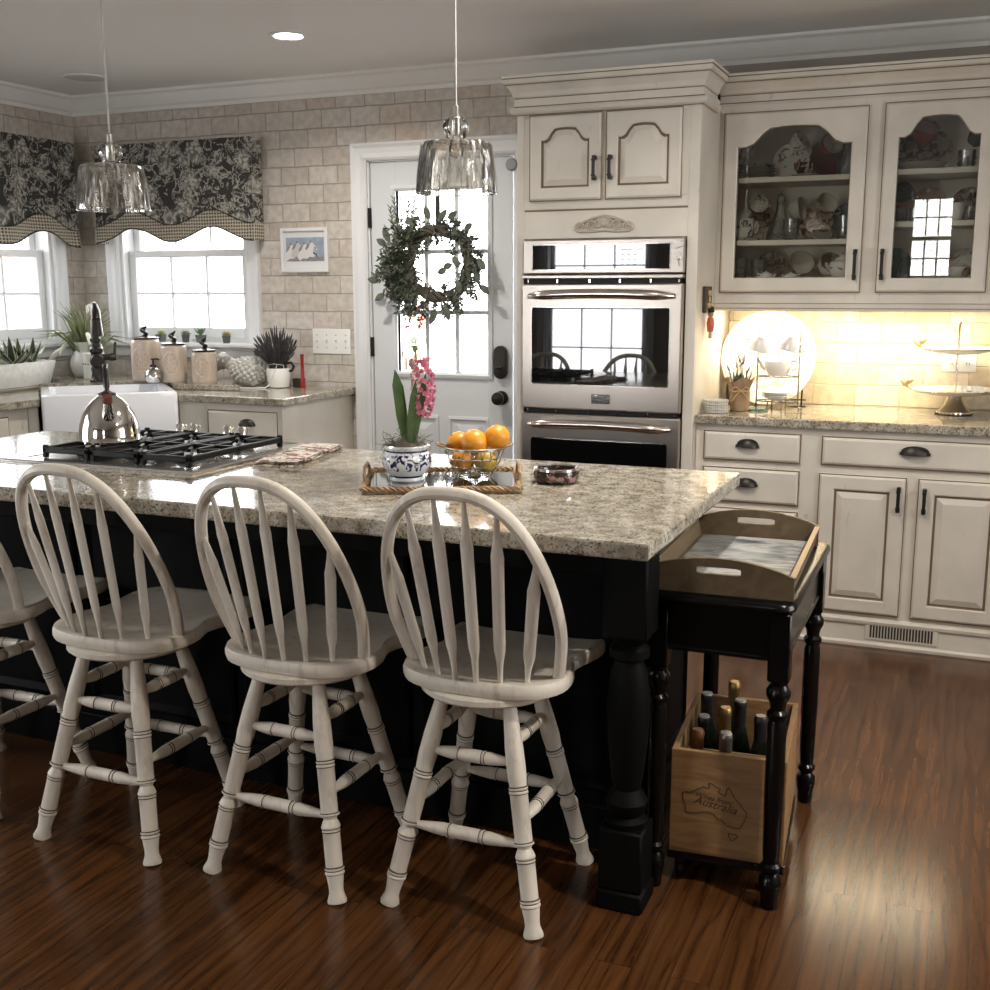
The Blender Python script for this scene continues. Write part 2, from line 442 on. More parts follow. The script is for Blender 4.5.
# ------------------------------------------------------------------ room shell
CB = [(.52, .475, .42), (.58, .535, .475), (.62, .585, .54), (.56, .475, .41)]
P_BRICKB = m_brick('tumbled_tile_wall', False, CB, (.40, .365, .32))
P_BRICKL = m_brick('tumbled_tile_side_wall', True, CB, (.36, .325, .28))
CT = [(.66, .55, .38), (.72, .63, .47), (.76, .68, .54), (.63, .49, .31)]
P_PLAIN = plain('greige_wall_paint', (.45, .41, .36), .8)
P_SOFFIT = plain('taupe_wall_paint', (.36, .335, .29), .8)
XR, YF = 1.75, -2.75
# openings
W2 = (-4.555, -3.685, 1.135, 2.12)      # window in back wall  x0,x1,z0,z1
W1 = (4.13, 5.00, 1.135, 2.12)          # window in left wall  y0,y1,z0,z1
DR = (-2.925, -2.105, 2.075)            # door opening x0,x1,ztop

m = MB(); m.box(XL-.2, XR+.2, YF-.2, YW+.2, -.06, 0, m_floor()); struct(m, 'floor', 'reddish brown oak strip floor')
m = MB(); m.box(XL-.2, XR+.2, YF-.2, YW+.2, ZC, ZC+.06, P_CEIL); struct(m, 'ceiling', 'plain off-white ceiling')
T = .16
m = MB()
y0, y1 = YW, YW+T
for x0, x1, z0, z1 in ((XL-T, W2[0], 0, ZC), (W2[0], W2[1], 0, W2[2]), (W2[0], W2[1], W2[3], ZC), (W2[1], DR[0], 0, ZC), (DR[0], DR[1], DR[2], ZC), (DR[1], XR+T, 0, ZC)):
    m.box(x0, x1, y0, y1, z0, z1, P_BRICKB)
struct(m, 'wall_back', 'whitewashed tumbled brick tile wall behind the sink and door')
m = MB()
x0, x1 = XL-T, XL
for a, b, z0, z1 in ((W1[1], YW, 0, ZC), (W1[0], W1[1], 0, W1[2]), (W1[0], W1[1], W1[3], ZC), (3.2, W1[0], 0, ZC)):
    m.box(x0, x1, a, b, z0, z1, P_BRICKL)
# plain dining end of the same wall with a tall window opening
WD = (.6, 2.2, .85, 2.1)
for a, b, z0, z1 in ((WD[1], 3.2, 0, ZC), (WD[0], WD[1], 0, WD[2]), (WD[0], WD[1], WD[3], ZC), (YF-T, WD[0], 0, ZC)):
    m.box(x0, x1, a, b, z0, z1, P_PLAIN)
struct(m, 'wall_left', 'brick tile wall at the left corner')
# wall behind the viewer: patio glass and one sash window
WP = (-4.38, -3.22, .30, 2.15); WS = (-.72, -.22, 1.47, 2.38)
m = MB()
for a, b, z0, z1 in ((XL-T, WP[0], 0, ZC), (WP[0], WP[1], 0, WP[2]), (WP[0], WP[1], WP[3], ZC), (WP[1], WS[0], 0, ZC), (WS[0], WS[1], 0, WS[2]), (WS[0], WS[1], WS[3], ZC), (WS[1], XR+T, 0, ZC)):
    m.box(a, b, YF-T, YF, z0, z1, P_PLAIN)
struct(m, 'wall_front', 'plain wall behind the viewer')
WR = (2.1, 3.5, .95, 2.1)
m = MB()
for a, b, z0, z1 in ((YF-T, WR[0], 0, ZC), (WR[0], WR[1], 0, WR[2]), (WR[0], WR[1], WR[3], ZC), (WR[1], YW+T, 0, ZC)):
    m.box(XR, XR+T, a, b, z0, z1, P_PLAIN)
struct(m, 'wall_right', 'plain wall at the right')

# backsplash tile above the right counter, and painted wall above the cabinets
P_TILE = m_brick('honey_tile_backsplash', False, CT, (.60, .51, .37), .185, .092)
m = MB(); m.box(-1.04, XR, YW-.012, YW, ZT, 1.45, P_TILE); struct(m, 'wall_backsplash', 'honey coloured tile backsplash over the right counter')
m = MB(); m.box(-1.85, XR, YW-.012, YW, 2.25, ZC, P_SOFFIT); struct(m, 'wall_soffit', 'taupe painted wall strip above the cabinets')

def crown(name, p0, p1, nrm, mat, h=.10, d=.085, z=ZC):
    p0, p1, n = Vector(p0), Vector(p1), Vector(nrm)
    prof = [(0, -h), (.012, -h), (.016, -h+.018), (.028, -h+.026), (.05, -h+.055), (.066, -h+.078), (d-.006, -.016), (d, -.012), (d, 0), (0, 0)]
    m = MB(); m.rings([[p+n*a+V(0, 0, z+b) for a, b in prof] for p in (p0, p1)], mat, smooth=False)
    return struct(m, name, None, 'trim')
P_CROWN = plain('crown_paint', (.80, .785, .75), .5)
crown('trim_1', (XL, YW, 0), (XR, YW, 0), (0, -1, 0), P_CROWN)
crown('trim_2', (XL, YF, 0), (XL, YW, 0), (1, 0, 0), P_CROWN)

# windows: casing, stool, apron, two sashes with panes
def window(n, w, h, T, label, cols=3, rows=2, casing=.085, open_sash=True, stool=True):
    """local frame: x across 0..w, y = depth outward, z up 0..h"""
    root = bpy.data.objects.new('window_%d' % n, None); COL.objects.link(root)
    root['kind'] = 'structure'; root['label'] = label; root['category'] = 'window'
    root.matrix_world = T
    m = MB(); c = casing
    prof = [(0, 0), (0, -.016), (.010, -.022), (.030, -.016), (.055, -.018), (.075, -.026), (c, -.026), (c, 0)]
    def strip(pa, pb, oa, ob):
        m.rings([[V(p[0]+o[0]*a, b, p[1]+o[1]*a) for a, b in prof] for p, o in ((pa, oa), (pb, ob))], P_WHITE, smooth=False)
    zb = 0 if stool else -c
    strip((0, 0 if stool else 0), (0, h), (-1, 0 if stool else -1), (-1, 1)); strip((w, 0), (w, h), (1, 0 if stool else -1), (1, 1)); strip((0, h), (w, h), (-1, 1), (1, 1))
    if not stool: strip((0, 0), (w, 0), (-1, -1), (1, -1))
    m.obj('window_casing', root)
    m = MB()
    if stool:
        m.box(-c-.02, w+c+.02, -.065, .03, -.028, 0, P_WHITE, .008)
        m.box(-c, w+c, -.022, 0, -.085, -.028, P_WHITE, .004)
        m.box(-c, w+c, -.030, 0, -.045, -.028, P_WHITE, .006)
        m.obj('window_sill', root)
        m = MB()
    for a, b, z0, z1 in ((-.004, .022, 0, h), (w-.022, w+.004, 0, h), (.0222, w-.0222, h-.022, h+.004), (.0222, w-.0222, -.004, .02)):
        m.box(a, b, 0, .15, z0, z1, P_WHITE)
    m.obj('window_jamb', root)
    hh = h/2
    for k, (z0, z1, y) in enumerate(((.02, hh+.02, .045), (hh-.02, h-.022, .095))):
        m = MB(); fw = .045
        m.box(.022, .022+fw, y, y+.035, z0, z1, P_WHITE, .004); m.box(w-.022-fw, w-.022, y, y+.035, z0, z1, P_WHITE, .004)
        m.box(.0222+fw, w-.0222-fw, y, y+.035, z0, z0+(.06 if k == 0 else .04), P_WHITE, .004); m.box(.0222+fw, w-.0222-fw, y, y+.035, z1-.04, z1, P_WHITE, .004)
        gx0, gx1, gz0, gz1 = .022+fw, w-.022-fw, z0+.05, z1-.04
        for i in range(1, cols): x = gx0+(gx1-gx0)*i/cols; m.box(x-.008, x+.008, y+.006, y+.03, gz0, gz1, P_WHITE, .003)
        for i in range(1, rows): z = gz0+(gz1-gz0)*i/rows; m.box(gx0, gx1, y+.0075, y+.0285, z-.008, z+.008, P_WHITE, .003)
        sash = m.obj('window_sash', root)
        m = MB(); m.box(gx0-.005, gx1+.005, y+.016, y+.02, gz0-.005, gz1+.005, P_PANE); m.obj('window_pane', sash)
    return root
window(2, W2[1]-W2[0], W2[3]-W2[2], TR(W2[0], YW, W2[2]), 'white sash window over the sink, in the back wall')
window(1, W1[1]-W1[0], W1[3]-W1[2], TR(XL, W1[0], W1[2]) @ ROT('Z', 90), 'white sash window in the left wall')
window(3, WS[1]-WS[0], WS[3]-WS[2], TR(WS[1], YF, WS[2]) @ ROT('Z', 180), 'sash window behind the viewer')
window(4, WP[1]-WP[0], WP[3]-WP[2], TR(WP[1], YF, WP[2]) @ ROT('Z', 180), 'tall patio window behind the viewer', 3, 2, stool=False)
window(5, WD[1]-WD[0], WD[3]-WD[2], TR(XL, WD[0], WD[2]) @ ROT('Z', 90), 'wide dining window in the left wall', 4, 2)
window(6, WR[1]-WR[0], WR[3]-WR[2], TR(XR, WR[1], WR[2]) @ ROT('Z', -90), 'window in the right wall', 3, 2)

# back door: casing is structure, the door leaf with its lites and hardware
def door():
    x0, x1, zt = DR
    w = x1-x0
    m = MB(); c = .085
    prof = [(0, 0), (0, -.014), (.012, -.022), (.035, -.016), (.06, -.018), (.075, -.026), (c, -.026), (c, 0)]
    for pa, pb, oa, ob in (((x0, 0), (x0, zt), (-1, 0), (-1, 1)), ((x1, 0), (x1, zt), (1, 0), (1, 1)), ((x0, zt), (x1, zt), (-1, 1), (1, 1))):
        m.rings([[V(p[0]+o[0]*a, YW+b, p[1]+o[1]*a) for a, b in prof] for p, o in ((pa, oa), (pb, ob))], P_WHITE, smooth=False)
    m.box(x0-.002, x0+.008, YW, YW+T_, 0, zt, P_WHITE); m.box(x1-.008, x1+.002, YW, YW+T_, 0, zt, P_WHITE); m.box(x0, x1, YW, YW+T_, zt-.008, zt+.002, P_WHITE)
    m.box(x0, x1, YW-.01, YW+T_, 0, .018, P_IRON)
    struct(m, 'trim_3', 'white door casing', 'trim')
    d = bpy.data.objects.new('door_1', None); COL.objects.link(d); d.location = (x0, YW+.012, .02)
    d['kind'] = 'structure'; d['label'] = 'white half-glass back door'; d['category'] = 'door'
    W, H, th = w-.02, zt-.03, .04
    gx0, gx1, gz0, gz1 = .155, W-.135, .985, 1.90
    m = MB()
    m.box(.01, gx0, 0, th, 0, H, P_DOOR, .003); m.box(gx1, W, 0, th, 0, H, P_DOOR, .003)
    m.box(gx0, gx1, 0, th, gz1, H, P_DOOR); m.box(gx0, gx1, .004, th, .0, gz0, P_DOOR)
    # raised lower panels
    for a, b in ((.155, .385), (.44, .67)):
        for z0, z1 in ((.14, .76),):
            L = []
            for ins, dp in ((0, .004), (.0, -.004), (.014, -.007), (.022, .006), (.034, .006), (.075, -.004)):
                L.append([V(a+ins, dp, z0+ins), V(b-ins, dp, z0+ins), V(b-ins, dp, z1-ins), V(a+ins, dp, z1-ins)])
            m.rings(L, P_DOOR, cap0=False, smooth=False)
    m.obj('door_leaf', d)
    m = MB()
    L = []
    for ins, dp in ((-.028, 0), (-.028, -.008), (-.012, -.012), (0, -.004), (0, .03)):
        L.append([V(gx0+ins, dp, gz0+ins), V(gx1-ins, dp, gz0+ins), V(gx1-ins, dp, gz1-ins), V(gx0+ins, dp, gz1-ins)])
    m.rings(L, P_DOOR, cap0=False, cap1=False, smooth=False)
    for i in (1, 2): x = gx0+(gx1-gx0)*i/3; m.box(x-.011, x+.011, .0, .034, gz0, gz1, P_DOOR, .003)
    for i in (1, 2): z = gz0+(gz1-gz0)*i/3; m.box(gx0, gx1, .0015, .0325, z-.011, z+.011, P_DOOR, .003)
    m.obj('window_grid', d)
    m = MB(); m.box(gx0-.01, gx1+.01, .018, .022, gz0-.01, gz1+.01, P_PANE); m.obj('window_pane', d)
    for z in (.32, 1.06, 1.72):
        m = MB(); m.box(-.004, .014, -.012, .004, z, z+.1, P_IRON, .002); m.tube([(.005, -.014, z), (.005, -.014, z+.1)], .006, P_IRON); m.obj('hinge', d)
    # keypad deadbolt and round knob
    kx = W-.058
    m = MB()
    pl = [(kx+.035*cos(t)*(1), 1.045+(.048 if sin(t) >= 0 else -.048)+.035*sin(t)) for t in [2*pi*k/28 for k in range(28)]]
    m.prism(pl, -.03, 0, P_IRON, 'XZ', .006)
    m.tube([(kx-.016, -.036, 1.02), (kx+.016, -.036, 1.02)], .007, P_IRON)
    m.obj('keypad_deadbolt', d, label='black rounded keypad deadbolt')
    m = MB()
    m.lathe([(.036, 0), (.036, .008), (.018, .012), (.014, .03), (.028, .038), (.034, .05), (.032, .062), (.018, .068), (0, .069)], P_IRON, 20, T=TR(kx, 0, .865) @ ROT('X', 90))
    m.obj('door_knob', d, label='dark bronze round door knob')
T_ = .16
door()
# ------------------------------------------------------------------ cabinet pieces
def sweep(m, path, prof, mat, closed=False, lines=()):
    """mitred moulding: path = XY points walked with 'outside' on the right; prof = (out, z)"""
    P = [V(p[0], p[1]) for p in path]; n = len(P); rings = []
    for i, p in enumerate(P):
        a = (P[i]-P[i-1]).normalized() if i > 0 else (P[1]-P[0]).normalized()
        b = (P[i+1]-P[i]).normalized() if i < n-1 else a
        na, nb = V(a.y, -a.x), V(b.y, -b.x)
        mt = (na+nb)/max(.2, (1+na.dot(nb)))
        rings.append([V(p.x+mt.x*o, p.y+mt.y*o, z) for o, z in prof])
    if not lines:
        m.rings(rings, mat, smooth=False); return m
    R = [[m.bm.verts.new(p) for p in r] for r in rings]; n2 = len(prof)
    for i in range(len(R)-1):
        for j in range(n2): m.face([R[i][j], R[i][(j+1) % n2], R[i+1][(j+1) % n2], R[i+1][j]], P_CABG if j in lines else mat)
    m.face(list(reversed(R[0])), mat); m.face(R[-1], mat)
    return m

def open_loop(x0, x1, z0, z1, i, rise, n=14):
    a0, a1, b = x0+i, x1-i, z0+i
    pts = [(a0, b), (a1, b)]; c = (a0+a1)/2; h = (a1-a0)/2
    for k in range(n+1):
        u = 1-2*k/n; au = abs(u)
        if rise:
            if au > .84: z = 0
            elif au > .40: z = .5-.5*cos(pi*(.84-au)/.44); z = z*.93
            else: z = .93+.07*(1-(au/.40)**2)
            zz = z1-i-rise*(1-z)
        else: zz = z1-i
        pts.append((c+u*h, zz))
    return pts
def rect_loop(x0, x1, z0, z1, i, n=14):
    a0, a1 = x0+i, x1-i
    return [(a0, z0+i), (a1, z0+i)] + [(a1+(a0-a1)*k/n, z1-i) for k in range(n+1)]

def cab_door(name, parent, x0, x1, z0, z1, y, stile=.058, rise=0., glass=False, th=.02, mat=None, pane=None):
    mat = mat or P_CAB
    m = MB(); o = (x0+stile, x1-stile, z0+stile, z1-stile)
    seq = [(rect_loop(x0, x1, z0, z1, 0), 0), (rect_loop(x0, x1, z0, z1, 0), th-.007), (rect_loop(x0, x1, z0, z1, .004), th-.007),
           (rect_loop(x0, x1, z0, z1, .006), th-.004), (rect_loop(x0, x1, z0, z1, .012), th), (open_loop(*o, -.003, rise), th), (open_loop(*o, .002, rise), th-.003)]
    mats = [mat, P_CABG, mat, mat, mat, mat]
    if glass:
        seq += [(open_loop(*o, .004, rise), th-.008), (open_loop(*o, .004, rise), 0)]
        mats += [P_CABG, mat]
    else:
        seq += [(open_loop(*o, .005, rise), th-.009), (open_loop(*o, .011, rise), th-.009), (open_loop(*o, .034, rise), th-.001), (open_loop(*o, .037, rise), th-.001)]
        mats += [P_CABG, P_CABG, mat, mat]
    R = [[V(px, y-d, pz) for px, pz in lp] for lp, d in seq]
    if glass: m.rings(R, mat, cap0=False, cap1=False, smooth=False, mats=mats)
    else: m.rings(R, mat, cap0=True, cap1=True, smooth=False, mats=mats)
    d = m.obj(name, parent, fix=True)
    if glass:
        m = MB(); R = [[V(px, y-.006, pz) for px, pz in open_loop(*o, -.004, rise)], [V(px, y-.009, pz) for px, pz in open_loop(*o, -.004, rise)]]
        m.rings(R, pane or P_CABPANE, smooth=False); m.obj('glass_pane', d)
    return d
def drawer_front(parent, x0, x1, z0, z1, y, th=.02, mat=None):
    mat = mat or P_CAB
    m = MB(); L = []; mats = [mat, P_CABG, mat, mat, mat, mat]
    for i, d in ((0, 0), (0, th-.008), (.005, th-.008), (.007, th-.004), (.014, th), (.016, th), (.02, th)):
        L.append([V(x0+i, y-d, z0+i), V(x1-i, y-d, z0+i), V(x1-i, y-d, z1-i), V(x0+i, y-d, z1-i)])
    m.rings(L, mat, smooth=False, mats=mats)
    return m.obj('drawer', parent)
def cup_pull(parent, x, z, y, w=.088):
    m = MB(); R = []
    for k in range(13):
        a = pi*k/12; r = sin(a)
        cx = x-cos(a)*w/2
        R.append([V(cx, y, z+.006+.024*r), V(cx, y-.010*r-.002, z+.006+.023*r), V(cx, y-.022*r-.003, z+.004+.012*r), V(cx, y-.026*r-.003, z-.006), V(cx, y-.023*r-.003, z-.006), V(cx, y, z+.018*r)])
    m.rings(R, P_IRON); 
    m.tube([(x-w/2-.004, y-.003, z), (x-w/2+.006, y-.003, z)], .006, P_IRON); m.tube([(x+w/2-.006, y-.003, z), (x+w/2+.004, y-.003, z)], .006, P_IRON)
    return m.obj('cup_handle', parent)
def bar_pull(parent, x, z0, z1, y):
    m = MB(); w = .0065
    for z in (z0, z1-.016): m.box(x-w-.001, x+w+.001, y-.026, y, z, z+.016, P_IRON, .002)
    m.box(x-w, x+w, y-.032, y-.022, z0, z1, P_IRON, .003)
    for z in (z0+.014, z1-.022): m.box(x-w-.002, x+w+.002, y-.034, y-.020, z, z+.008, P_IRON, .002)
    return m.obj('handle', parent)

# ---- oven tower cabinet
TX0, TX1 = -1.822, -1.043
def tower():
    t = thing('oven_cabinet', 'tall cream glazed cabinet built around the double oven, beside the back door', 'cabinet', (0, 0, 0))
    m = MB(); c = P_CAB
    yb = YW-.002
    m.box(TX0, TX0+.02, YO, yb, .0, 2.20, c); m.box(TX1-.02, TX1, YO, yb, .0, 2.20, c)
    i0, i1 = TX0+.02, TX1-.02; m.box(i0, i1, YO+.3, yb, 0, .12, c); m.box(i0, i1, YO, yb-.01, 1.74, 1.765, c); m.box(i0, i1, YO, yb-.01, 2.16, 2.20, c); m.box(i0, i1, yb-.01, yb, .12, 2.2, c)
    m.obj('body', t)
    m = MB(); y0, y1 = YO-.02, YO
    # face frame around the oven opening and the doors
    m.box(TX0, -1.789, y0, y1, .12, 2.19, c, .002); m.box(-1.087, TX1, y0, y1, .12, 2.19, c, .002); m.box(-1.789, -1.75, y0, y1, 1.80, 2.125, c); m.box(-1.124, -1.087, y0, y1, 1.80, 2.125, c)
    m.box(-1.789, -1.087, y0, y1, 1.635, 1.748, c, .002); m.box(-1.789, -1.087, y0, y1, 1.755, 1.80, c, .002); m.box(-1.789, -1.087, y0, y1, 2.125, 2.19, c, .002)
    m.box(-1.789, -1.087, y0+.004, y1, 1.748, 1.755, P_CABG)
    m.box(-1.789, -1.087, y0, y1, .12, .22, c, .002)
    m.box(-1.45, -1.424, y0, y1, 1.80, 2.125, c)
    m.box(TX0, TX1, y0-.006, y1, 0, .12, c, .004)
    m.obj('face_frame', t)
    for x0, x1, hx in ((-1.762, -1.445, -1.471), (-1.430, -1.112, -1.404)):
        d = cab_door('door', t, x0, x1, 1.788, 2.136, YO-.02, .052, .05)
        bar_pull(d, hx, 1.865, 1.962, YO-.04)
    m = MB()
    path = [(TX0, YW-.004), (TX0, YO-.02), (TX1, YO-.02), (TX1, YU-.10)]
    sweep(m, path, [(-.004, 2.138), (.010, 2.138), (.010, 2.141), (.022, 2.148), (.026, 2.158), (.022, 2.168), (.010, 2.171), (.010, 2.175), (.008, 2.204), (.008, 2.208), (.014, 2.212), (.019, 2.230), (.032, 2.250), (.040, 2.256), (.040, 2.260), (.047, 2.264), (.047, 2.280), (.052, 2.283), (.052, 2.294), (-.004, 2.294)], c, lines=(1, 6, 8, 13, 16))
    m.box(TX0, TX1, YO-.02, YW-.004, 2.285, 2.29, c)
    m.obj('crown_moulding', t)
    # carved scroll applique
    m = MB(); ac = plain('carved_resin_ornament', (.47, .41, .34), .6); cx, z = -1.436, 1.672; y = YO-.022
    for s in (-1, 1):
        for (sx, sz, r, turns, ph) in ((.105, .006, .022, 1.6, 0), (.055, .012, .022, 1.5, .6), (.022, .02, .02, 1.2, 1.2)):
            pts = []
            for k in range(22):
                a = ph+turns*2*pi*k/21; rr = r*(1-.75*k/21)
                pts.append((cx+s*(sx-rr*cos(a)), y-.004, z+sz+rr*sin(a)))
            m.tube(pts, [.0055-.0025*k/21 for k in range(22)], ac, 6)
        m.tube([(cx+s*.004, y-.003, z+.052), (cx+s*.045, y-.005, z+.044), (cx+s*.085, y-.005, z+.030), (cx+s*.125, y-.003, z+.004)], [.006, .006, .005, .003], ac, 6)
        m.tube([(cx, y-.003, z-.006), (cx+s*.05, y-.004, z-.010), (cx+s*.10, y-.003, z-.010), (cx+s*.13, y-.003, z)], [.004, .005, .005, .002], ac, 6)
    for k in range(5):
        a = radians(-50+25*k); m.leaf((cx, y-.006, z+.01), (cx+.045*sin(a), y-.004, z+.01+.05*cos(a)), .016, ac, (0, -1, 0), .05)
    m.ball((cx, y-.004, z+.016), .011, ac)
    m.obj('carved_ornament', t, label='carved scrollwork ornament')
    return t
tower()

# ---- double wall oven
P_SATIN = plain('satin_steel', (.66, .61, .56), .2, 1.)
def oven():
    x0, x1 = -1.787, -1.089; y = YO-.022
    t = thing('double_wall_oven', 'stainless steel double wall oven with black glass built into the tall cream cabinet', 'oven', (0, 0, 0))
    m = MB(); m.box(x0+.01, x1-.01, y+.004, YO+.5, .24, 1.625, plain('oven_carcass_black', (.012, .012, .012), .5)); m.obj('body', t)
    # control panel
    m = MB(); m.box(x0, x1, y-.022, y+.004, 1.490, 1.632, P_STEEL, .006, seg=2); m.box(x0, x1, y-.034, y+.004, 1.470, 1.486, P_STEEL, .004, seg=2); cp = m.obj('control_panel', t)
    gx0, gx1 = x0+.047, x1-.06
    m = MB(); m.box(gx0-.004, gx1+.004, y-.0245, y-.02, 1.504, 1.613, P_STEELP, .002); m.box(gx0, gx1, y-.0265, y-.02, 1.508, 1.609, P_BLKGLASS, .001); m.obj('control_glass', cp)
    m = MB(); ink = plain('panel_print_grey', (.20, .20, .20), .4)
    for r in range(3):
        for c in range(3): m.box(gx1-.20+c*.026, gx1-.193+c*.026, y-.0272, y-.0265, 1.525+r*.02, 1.529+r*.02, ink)
    m.box(gx1-.205, gx1-.155, y-.0272, y-.0265, 1.586, 1.589, ink); m.box(gx1-.14, gx1-.11, y-.0272, y-.0265, 1.586, 1.589, ink)
    m.obj('keypad_print', cp)
    def oven_door(z0, z1, gz0, gz1, hz, badge):
        m = MB(); m.box(x0, x1, y-.036, y-.004, z0, z1, P_STEEL, .007, seg=2); d = m.obj('oven_door', t)
        a0, a1 = x0+.05, x1-.052
        def rr(x0_, x1_, za, zb, r):
            return [(cx+r*cos(radians(a)), cz+r*sin(radians(a))) for cx, cz, s in ((x1_-r, za+r, -90), (x1_-r, zb-r, 0), (x0_+r, zb-r, 90), (x0_+r, za+r, 180)) for a in range(s, s+91, 18)]
        m = MB(); m.prism(rr(a0-.004, a1+.004, gz0-.004, gz1+.004, .013), y-.0385, y-.034, P_STEELP, 'XZ'); m.prism(rr(a0, a1, gz0, gz1, .01), y-.040, y-.034, P_BLKGLASS, 'XZ'); m.obj('oven_glass', d)
        m = MB(); n = 17; pts = []; rad = []
        for k in range(n):
            u = -1+2*k/(n-1); e = max(0, abs(u)-.78)/.22
            pts.append(((x0+x1)/2+u*(x1-x0)*.445, y-.036-.034*sqrt(max(0, 1-e*e))-.004, hz+.004-.010*u*u)); rad.append(.0195*(1-.45*e))
        m.tube(pts, rad, P_SATIN, 16); m.obj('handle', d, label='polished curved oven handle')
        if badge:
            m = MB(); cx = (x0+x1)/2+.01; m.box(cx-.04, cx+.04, y-.040, y-.035, z0+.030, z0+.070, plain('badge_frame', (.05, .05, .05), .3), .001)
            m.box(cx-.036, cx+.036, y-.0415, y-.035, z0+.036, z0+.066, P_STEELP, .001)
            m.text('FRIGIDAIRE', .0125, plain('badge_ink', (.06, .06, .06), .4), TR(cx, y-.0418, z0+.051) @ ROT('X', 90)); m.obj('nameplate', d)
    vent = plain('vent_slot_dark', (.006, .006, .006), .6)
    for z0, z1 in ((1.452, 1.470), (.905, .92)):
        m = MB()
        m.box(x0+.012, x1-.012, y-.012, y+.002, z0, z1, vent)
        for u in (.0, .2, .42, .62, .82, 1.): m.box(x0+.02+u*(x1-x0-.045), x0+.026+u*(x1-x0-.045), y-.014, y-.01, z0+.002, z1-.002, P_STEELP)
        m.obj('vent_strip', t)
    oven_door(.922, 1.450, 1.03, 1.352, 1.405, True)
    oven_door(.372, .903, .48, .795, .862, False)
    m = MB(); m.box(x0, x1, y-.03, y-.002, .24, .366, P_STEEL, .006); m.obj('bottom_trim', t)
    return y
OY = oven()
# two small magnets on the oven trim
mg = plain('pewter_magnet', (.55, .52, .46), .35, .8)
m = MB(); c = V(-1.117, OY-.026, 1.603)
m.prism([(-.022, -.012), (-.006, -.016), (.004, -.010), (.022, -.006), (.026, .008), (.012, .010), (.014, .018), (-.004, .014), (-.018, .018), (-.014, .004), (-.026, -.002)], -.003, .003, mg, 'XZ', .001)
tag(m.obj('magnet', None, c), 'pewter ribbon-shaped magnet at the top right corner of the oven control panel', 'magnet')
m = MB()
m.ball((0, 0, 0), .007, mg, 8, 6, sq=(1, .5, 1))
for a in (90, 30, 150): m.leaf((0, -.001, 0), (.026*cos(radians(a)), -.001, .026*sin(radians(a))), .014, mg, (0, -1, 0), .05)
m.box(-.002, .002, -.002, .002, -.03, 0, mg); m.box(-.012, .012, -.002, .002, -.014, -.010, mg)
tag(m.obj('magnet', None, (-1.113, OY-.026, 1.548)), 'pewter lily-shaped magnet below the ribbon magnet on the oven panel', 'magnet')

# ---- glass-front upper cabinet
UX0, UX1, UZ0, UZ1 = -1.043, .092, 1.372, 2.20
SH_L, SH_R = (1.63, 1.888), (1.694, 1.898)     # shelf tops left, right
def uppers():
    t = thing('china_cabinet', 'cream glazed wall cabinet with two arched glass doors full of china', 'cabinet', (0, 0, 0))
    m = MB(); c = P_CAB; yb = YW-.014; inn = plain('cabinet_inside_cream', (.84, .79, .68), .6)
    fz0 = 1.472-.006
    yf = YU+.0205; u0, u1 = UX0+.016, UX1-.016; m.box(UX0, u0, yf, yb, UZ0, UZ1, inn); m.box(u1, UX1, yf, yb, UZ0, UZ1, c); m.box(u0, u1, yf, yb-.008, UZ0, fz0-.03, c); m.box(u0, u1, yf, yb-.008, fz0-.029, fz0, inn)
    m.box(u0, u1, yf, yb-.008, UZ1-.02, UZ1, inn); m.box(u0, u1, yb-.008, yb, UZ0, UZ1, inn); m.box(-.424, -.404, yf, yb-.008, fz0, UZ1-.02, inn)
    m.obj('body', t)
    m = MB(); y0, y1 = YU, YU+.02
    m.box(UX0, -1.00, y0, y1, UZ0, UZ1, c, .002); m.box(-.462, -.366, y0, y1, UZ0, UZ1, c, .002); m.box(.012, UX1, y0, y1, UZ0, UZ1, c, .002)
    for a, b in ((-.9998, -.4622), (-.3658, .0118)): m.box(a, b, y0, y1, UZ0, 1.465, c); m.box(a, b, y0, y1, 2.125, UZ1, c)
    m.obj('face_frame', t)
    for k, (a, b, sh) in enumerate(((UX0+.016, -.424, SH_L), (-.404, UX1-.016, SH_R))):
        for z in sh:
            m = MB(); m.box(a, b, YU+.024, yb-.008, z-.022, z, inn, .002); m.obj('shelf', t)
    d = cab_door('glass_door', t, -1.022, -.443, 1.411, 2.147, YU, .060, .078, True); bar_pull(d, -.467, 1.462, 1.585, YU-.02)
    d = cab_door('glass_door', t, -.384, .031, 1.411, 2.152, YU, .056, .078, True); bar_pull(d, -.362, 1.462, 1.585, YU-.02)
    m = MB(); sweep(m, [(UX0+.0, YU), (UX1, YU)], [(-.004, 1.335), (.020, 1.335), (.024, 1.340), (.020, 1.345), (.020, 1.348), (.016, 1.350), (.016, 1.366), (.022, 1.368), (.022, 1.374), (-.004, 1.374)], c, lines=(3, 6))
    m.obj('light_rail', t)
    m = MB(); sweep(m, [(UX0, YU), (UX1, YU), (UX1, YW-.02)], [(-.004, 2.178), (.008, 2.178), (.012, 2.184), (.012, 2.188), (.006, 2.190), (.006, 2.216), (.006, 2.220), (.016, 2.224), (.022, 2.238), (.040, 2.256), (.050, 2.261), (.050, 2.265), (.060, 2.269), (.060, 2.283), (.066, 2.286), (.066, 2.296), (-.004, 2.296)], c, lines=(2, 5, 10, 13))
    m.box(UX0, UX1, YU, YW-.02, 2.285, 2.29, c)
    m.obj('crown_moulding', t)
    return t
uppers()
